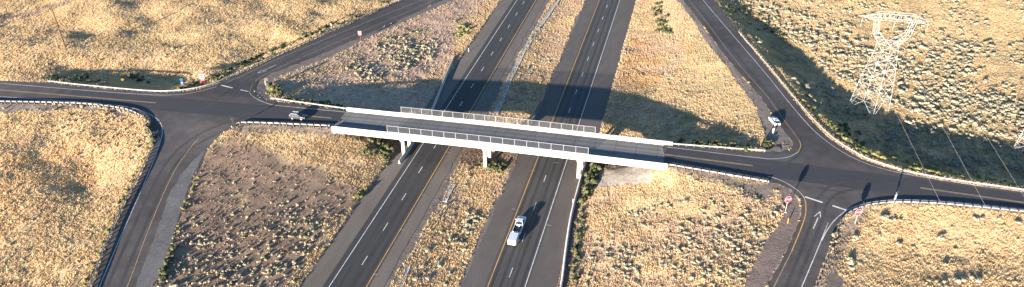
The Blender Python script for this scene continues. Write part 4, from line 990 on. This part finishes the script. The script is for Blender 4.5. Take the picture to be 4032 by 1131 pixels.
BU += scatter([(700,900),(1000,760),(1300,800),(1330,870),(1150,1131),(640,1131)], 150, .4, .85, 'sage', .48, 8)
BU += scatter([(900,900),(1300,850),(1400,820),(1200,1131),(800,1131)], 90, .45, .9, 'tumble')
BU += scatter([(1350,280),(1440,190),(1560,130),(1680,90),(1750,140),(1700,230),(1600,290),(1450,330)], 340, .45, 1.1, 'sage', .45, 7)
BU += scatter([(1070,330),(1420,180),(1700,80),(1780,150),(1700,330),(1400,360),(1080,380)], 360, .3, .65, 'sage')
NEO = [(2840,0),(2960,60),(3150,190),(3280,300),(3420,380),(3600,450),(3800,520),(4060,560),(4060,-20),(2840,-20)]
BU += scatter(NEO, 1700, .5, 1.35, 'sage', .44, 13)
BU += scatter([(3100,60),(3700,60),(4050,400),(4050,560),(3700,480),(3300,310),(3120,160)], 600, .6, 1.6, 'sage', .48, 11, 5)
BU += scatter([(2960,140),(3120,190),(3300,380),(3700,500),(4040,590),(4040,720),(3700,660),(3420,590),(3230,440)], 420, .6, 1.7, 'sage', .42, 12)
BU += scatter([(2440,100),(2700,90),(2990,500),(2960,570),(2600,540),(2400,430)], 420, .3, .75, 'sage', .42, 10)
BU += scatter([(0,0),(1500,0),(1000,230),(700,290),(0,290)], 260, .3, .8, 'tumble', .46, 14)
BU += scatter([(0,430),(500,440),(580,560),(480,800),(300,1131),(0,1131)], 150, .35, .8, 'tumble', .44, 12)
BU += scatter([(0,420),(480,450),(590,560),(540,640),(300,560),(0,500)], 110, .5, 1.0, 'tumble')
BU += scatter([(3500,830),(4040,850),(4040,1131),(3300,1131),(3420,850)], 40, .35, .8, 'tumble')
for q in ((3362,945),(3350,1042),(3352,1058),(3482,862),(3508,872),(3525,872),(3592,975),(3700,945),(3705,938),(3842,868),(3868,862),(3935,866),(4010,880),(3536,968),(3765,1110),(3790,1105),(3830,1100),(3850,1112),(3690,1115),(3720,1120),(3700,1125)):
    g = surf(*q); BU.append((g[0], g[1], g[2], random.uniform(.9, 1.5), 'sage'))
# median sagebrush
BU += scatter([(1760,760),(1830,640),(1930,640),(1990,670),(1900,860),(1840,1000),(1780,1131),(1600,1131)], 70, .5, 1.1, 'sage'); BU += line_bushes([(1870,840),(1840,900),(1790,960)], 28, 12, .6, 1.3, 'sage')
BU += scatter([(1960,440),(2080,200),(2200,20),(2290,20),(2150,330),(2100,450)], 90, .4, .9, 'sage')
# greener shrubs along fences, ditches and bridge ends
BU += line_bushes([(700,352),(800,330),(900,285),(1000,240),(1110,190),(1250,130),(1420,55),(1530,5)], 120, 7, .6, 1.3, 'green')
BU += line_bushes([(175,305),(330,318),(420,330)], 34, 10, .6, 1.2, 'green'); BU += line_bushes([(480,300),(600,315)], 14, 9, .6, 1.1, 'green')
BU += line_bushes([(3380,586),(3440,610),(3520,637),(3600,660),(3700,683)], 60, 4, .8, 1.35, 'lime'); BU += line_bushes([(3150,385),(3240,472),(3320,546),(3380,586)], 34, 4, .6, 1.2, 'lime')+line_bushes([(3700,683),(3850,706),(4030,736)], 30, 4, .5, 1.1, 'lime')
BU += line_bushes([(3300,500),(3400,570)], 22, 12, .7, 1.3, 'green'); BU += line_bushes([(2860,20),(2960,60),(3060,150),(3100,180)], 34, 16, .6, 1.4, 'green')
BU += line_bushes([(2300,790),(2320,740),(2335,690),(2352,655)], 40, 6, .9, 1.9, 'green'); BU += line_bushes([(2255,1120),(2275,960),(2285,850),(2300,790)], 34, 10, .5, 1.1, 'green')
BU += line_bushes([(1450,600),(1500,590),(1560,620),(1540,640)], 46, 16, .8, 1.7, 'green'); BU += line_bushes([(1540,650),(1470,730),(1400,780)], 40, 9, .6, 1.2, 'lime')
BU += line_bushes([(1120,395),(1250,412),(1345,425)], 30, 5, .7, 1.3, 'green'); BU += line_bushes([(1072,330),(1080,350),(1100,372)], 26, 9, .6, 1.2, 'green'); BU += line_bushes([(1060,365),(1066,345),(1050,380)], 8, 3, .7, 1.2, 'lime')
BU += line_bushes([(2660,560),(2800,577),(2960,590)], 36, 5, .7, 1.4, 'green')
BU += line_bushes([(590,560),(540,680),(490,770),(430,900),(380,1030),(330,1131)], 60, 7, .4, .9, 'lime'); BU += line_bushes([(580,500),(596,530),(598,570)], 18, 6, .6, 1.1, 'green')
BU += line_bushes([(640,1080),(690,930),(730,820),(780,700)], 40, 8, .4, .85, 'lime'); BU += line_bushes([(630,1131),(680,980)], 26, 6, .6, 1.1, 'green')
BU += line_bushes([(2590,20),(2600,80),(2615,130),(2640,140)], 40, 12, .7, 1.5, 'green'); BU += line_bushes([(1830,130),(1800,140),(1840,110)], 22, 14, .7, 1.5, 'lime')
BU += line_bushes([(1900,640),(1960,665),(2000,640)], 30, 10, .6, 1.2, 'green'); BU += line_bushes([(2270,170),(2230,260),(2180,360)], 30, 7, .4, .9, 'lime'); BU += line_bushes([(2130,90),(2080,190)], 14, 6, .4, .9, 'lime')
BU += line_bushes([(3310,870),(3290,920),(3262,1000)], 14, 4, .5, 1.1, 'tumble'); BU += line_bushes([(3020,555),(3028,570),(3012,572)], 9, 5, .8, 1.3, 'green'); BU += line_bushes([(160,405),(270,412),(345,416)], 24, 4, .5, 1.0, 'tumble'); BU += line_bushes([(360,418),(470,432),(520,452)], 40, 4, .5, 1.0, 'tumble')
INFO = {'sage': ('sagebrush', 'pale grey green sagebrush bush growing wild on the dry ground', 'bush', 'pale sagebrush bushes on the dry ground', 'far pale sagebrush spread across the dry ground'),
        'tumble': ('dry_bush', 'rounded straw coloured dry bush in the grass beside the roads', 'bush', 'straw coloured dry bushes', 'scattered straw coloured dry bushes farther off'),
        'green': ('green_shrub', 'dark green shrub growing by a road edge, guardrail or bridge end', 'shrub', 'green shrubs along the road edges', 'farther green shrubs along the road edges'),
        'lime': ('weed_clump', 'yellow green weed clump at a road edge', 'weed', 'yellow green weed clumps along the roads', 'farther yellow green weed clumps along the roads')}
for kd, (nm, lab, cat, grp, labst) in INFO.items():
    L_ = [b for b in BU if b[4] == kd]
    def show(b):
        px_, py_ = prj(b[0], b[1], b[2]); d = math.hypot(b[0], b[1], b[2]-H); ok = (-5 < px_ < 4037) and (-5 < py_ < 1136)
        return (b[3]/d) if ok else -1
    L_.sort(key=show, reverse=True)
    near, rest = L_[:295], L_[295:]
    for i, (x, y, z, s, _) in enumerate(near):
        o = bpy.data.objects.new(nm, MESHV[kd][i % 6]); o.location = (x, y, z-.04); o.rotation_euler = (0, 0, random.uniform(0, 6.28)); q = s*random.uniform(.8, 1.15); o.scale = (s*random.uniform(.85, 1.2), s*random.uniform(.85, 1.2), q)
        tag(o, lab, cat, grp); C.objects.link(o)
    if rest:
        Vs, Ts, Cs, k = [], [], [], 0
        for i, (x, y, z, s, _) in enumerate(rest):
            V, T, t = TEMPL[kd][i % 6]; a = random.uniform(0, 6.28); ca, sa = math.cos(a), math.sin(a)
            Vs.append(np.stack([(V[:, 0]*ca-V[:, 1]*sa)*s*random.uniform(.85, 1.2)+x, (V[:, 0]*sa+V[:, 1]*ca)*s+y, V[:, 2]*s+z-.04], 1)); Ts.append(T+k); k += len(V)
            Cs.append(np.array(random.choice(PAL[kd]))[None]*t[:, None]*random.uniform(.85, 1.15))
        o = link('distant_'+nm, fast_mesh(nm+'_cover', np.concatenate(Vs), np.concatenate(Ts), np.concatenate(Cs)), M['sage']); tag(o, labst, cat, None, 'stuff')
# dry grass: tufts of a few leaning blades
NT = 760000
x = RNG.uniform(-225, 230, NT); y = 98+(335-98)*RNG.random(NT)
px, py = prj(x, y, 0*x+1); vis = (px > -160) & (px < 4190) & (py > -90) & (py < 1230); x, y = x[vis], y[vis]
k = ~onpave(x, y); x, y = x[k], y[k]; z = Zground(x, y); cc, dd = cover(x, y, z)
ptc = fbm(x, y, 3.2, 61, 2); k = RNG.random(len(x)) < dd*np.clip((ptc-.12)*3., .35, 1.1); x, y, z, cc = x[k], y[k], z[k], cc[k]
n = len(x); hgt = RNG.uniform(.18, .44, n)*(.7+.7*fbm(x, y, 7, 63, 2)); NB = 4
az = RNG.uniform(0, 6.283, (n, NB)); ln = RNG.uniform(.1, .75, (n, NB)); wd = RNG.uniform(.08, .19, (n, NB)); h2 = hgt[:, None]*RNG.uniform(.7, 1.2, (n, NB)); aw = RNG.uniform(0, 6.283, (n, NB)); rr = RNG.uniform(0, .22, (n, NB))
bx = x[:, None]+rr*np.cos(az); by = y[:, None]+rr*np.sin(az); zz = z[:, None]+np.zeros((n, NB))-.03
tpx = bx+ln*h2*np.cos(az); tpy = by+ln*h2*np.sin(az)
V = np.stack([np.stack([bx-wd*np.cos(aw), by-wd*np.sin(aw), zz], -1), np.stack([bx+wd*np.cos(aw), by+wd*np.sin(aw), zz], -1), np.stack([tpx, tpy, zz+h2], -1)], 2)
gcol = np.clip(cc*1.38, 0, .8)*RNG.uniform(.88, 1.12, (n, 1)); vc = np.repeat(gcol, NB*3, 0)
o = link('dry_grass', fast_mesh('dry_grass', V.reshape(-1, 3), np.arange(n*NB*3).reshape(-1, 3), vc), M['grass']); tag(o, 'short dry golden grass covering the ground between the roads', 'grass', None, 'stuff')
print('TUFTS', n, 'BUSHES', len(BU))

# ------------------------------------------------------------------ light, sky, camera
SUN_AZ, SUN_EL = 31.0, 10.2       # shadows point to this heading (clockwise from +y)
wd_ = bpy.data.worlds.new('World'); sc.world = wd_; wd_.use_nodes = True
nt = wd_.node_tree; bg = nt.nodes['Background']; sky = nt.nodes.new('ShaderNodeTexSky'); sky.sky_type = 'NISHITA'; sky.sun_disc = False
sky.sun_elevation = R(SUN_EL); sky.sun_rotation = R(SUN_AZ+180); sky.air_density = 1.0; sky.dust_density = .2; sky.ozone_density = 3.8
nt.links.new(sky.outputs[0], bg.inputs[0]); bg.inputs[1].default_value = .075
l = bpy.data.lights.new('sun', 'SUN'); l.energy = 5.0; l.angle = R(.53); l.color = (1, .895, .765)
so = bpy.data.objects.new('sun', l); C.objects.link(so); so.location = (-60, -40, 60)
dvec = Vector((math.sin(R(SUN_AZ))*math.cos(R(SUN_EL)), math.cos(R(SUN_AZ))*math.cos(R(SUN_EL)), -math.sin(R(SUN_EL))))
so.rotation_euler = dvec.to_track_quat('-Z', 'Y').to_euler()
cam = bpy.data.cameras.new('camera'); co_ = bpy.data.objects.new('camera', cam); C.objects.link(co_); sc.camera = co_
cam.sensor_fit = 'HORIZONTAL'; cam.sensor_width = 36; cam.lens = F/4032*36; cam.clip_start = 1; cam.clip_end = 20000
co_.location = (0, 0, H); co_.rotation_euler = (math.pi/2-PITCH, 0, 0)
sc.view_settings.view_transform = 'Standard'; sc.view_settings.look = 'None'; sc.view_settings.gamma = 1; sc.view_settings.exposure = 2.3
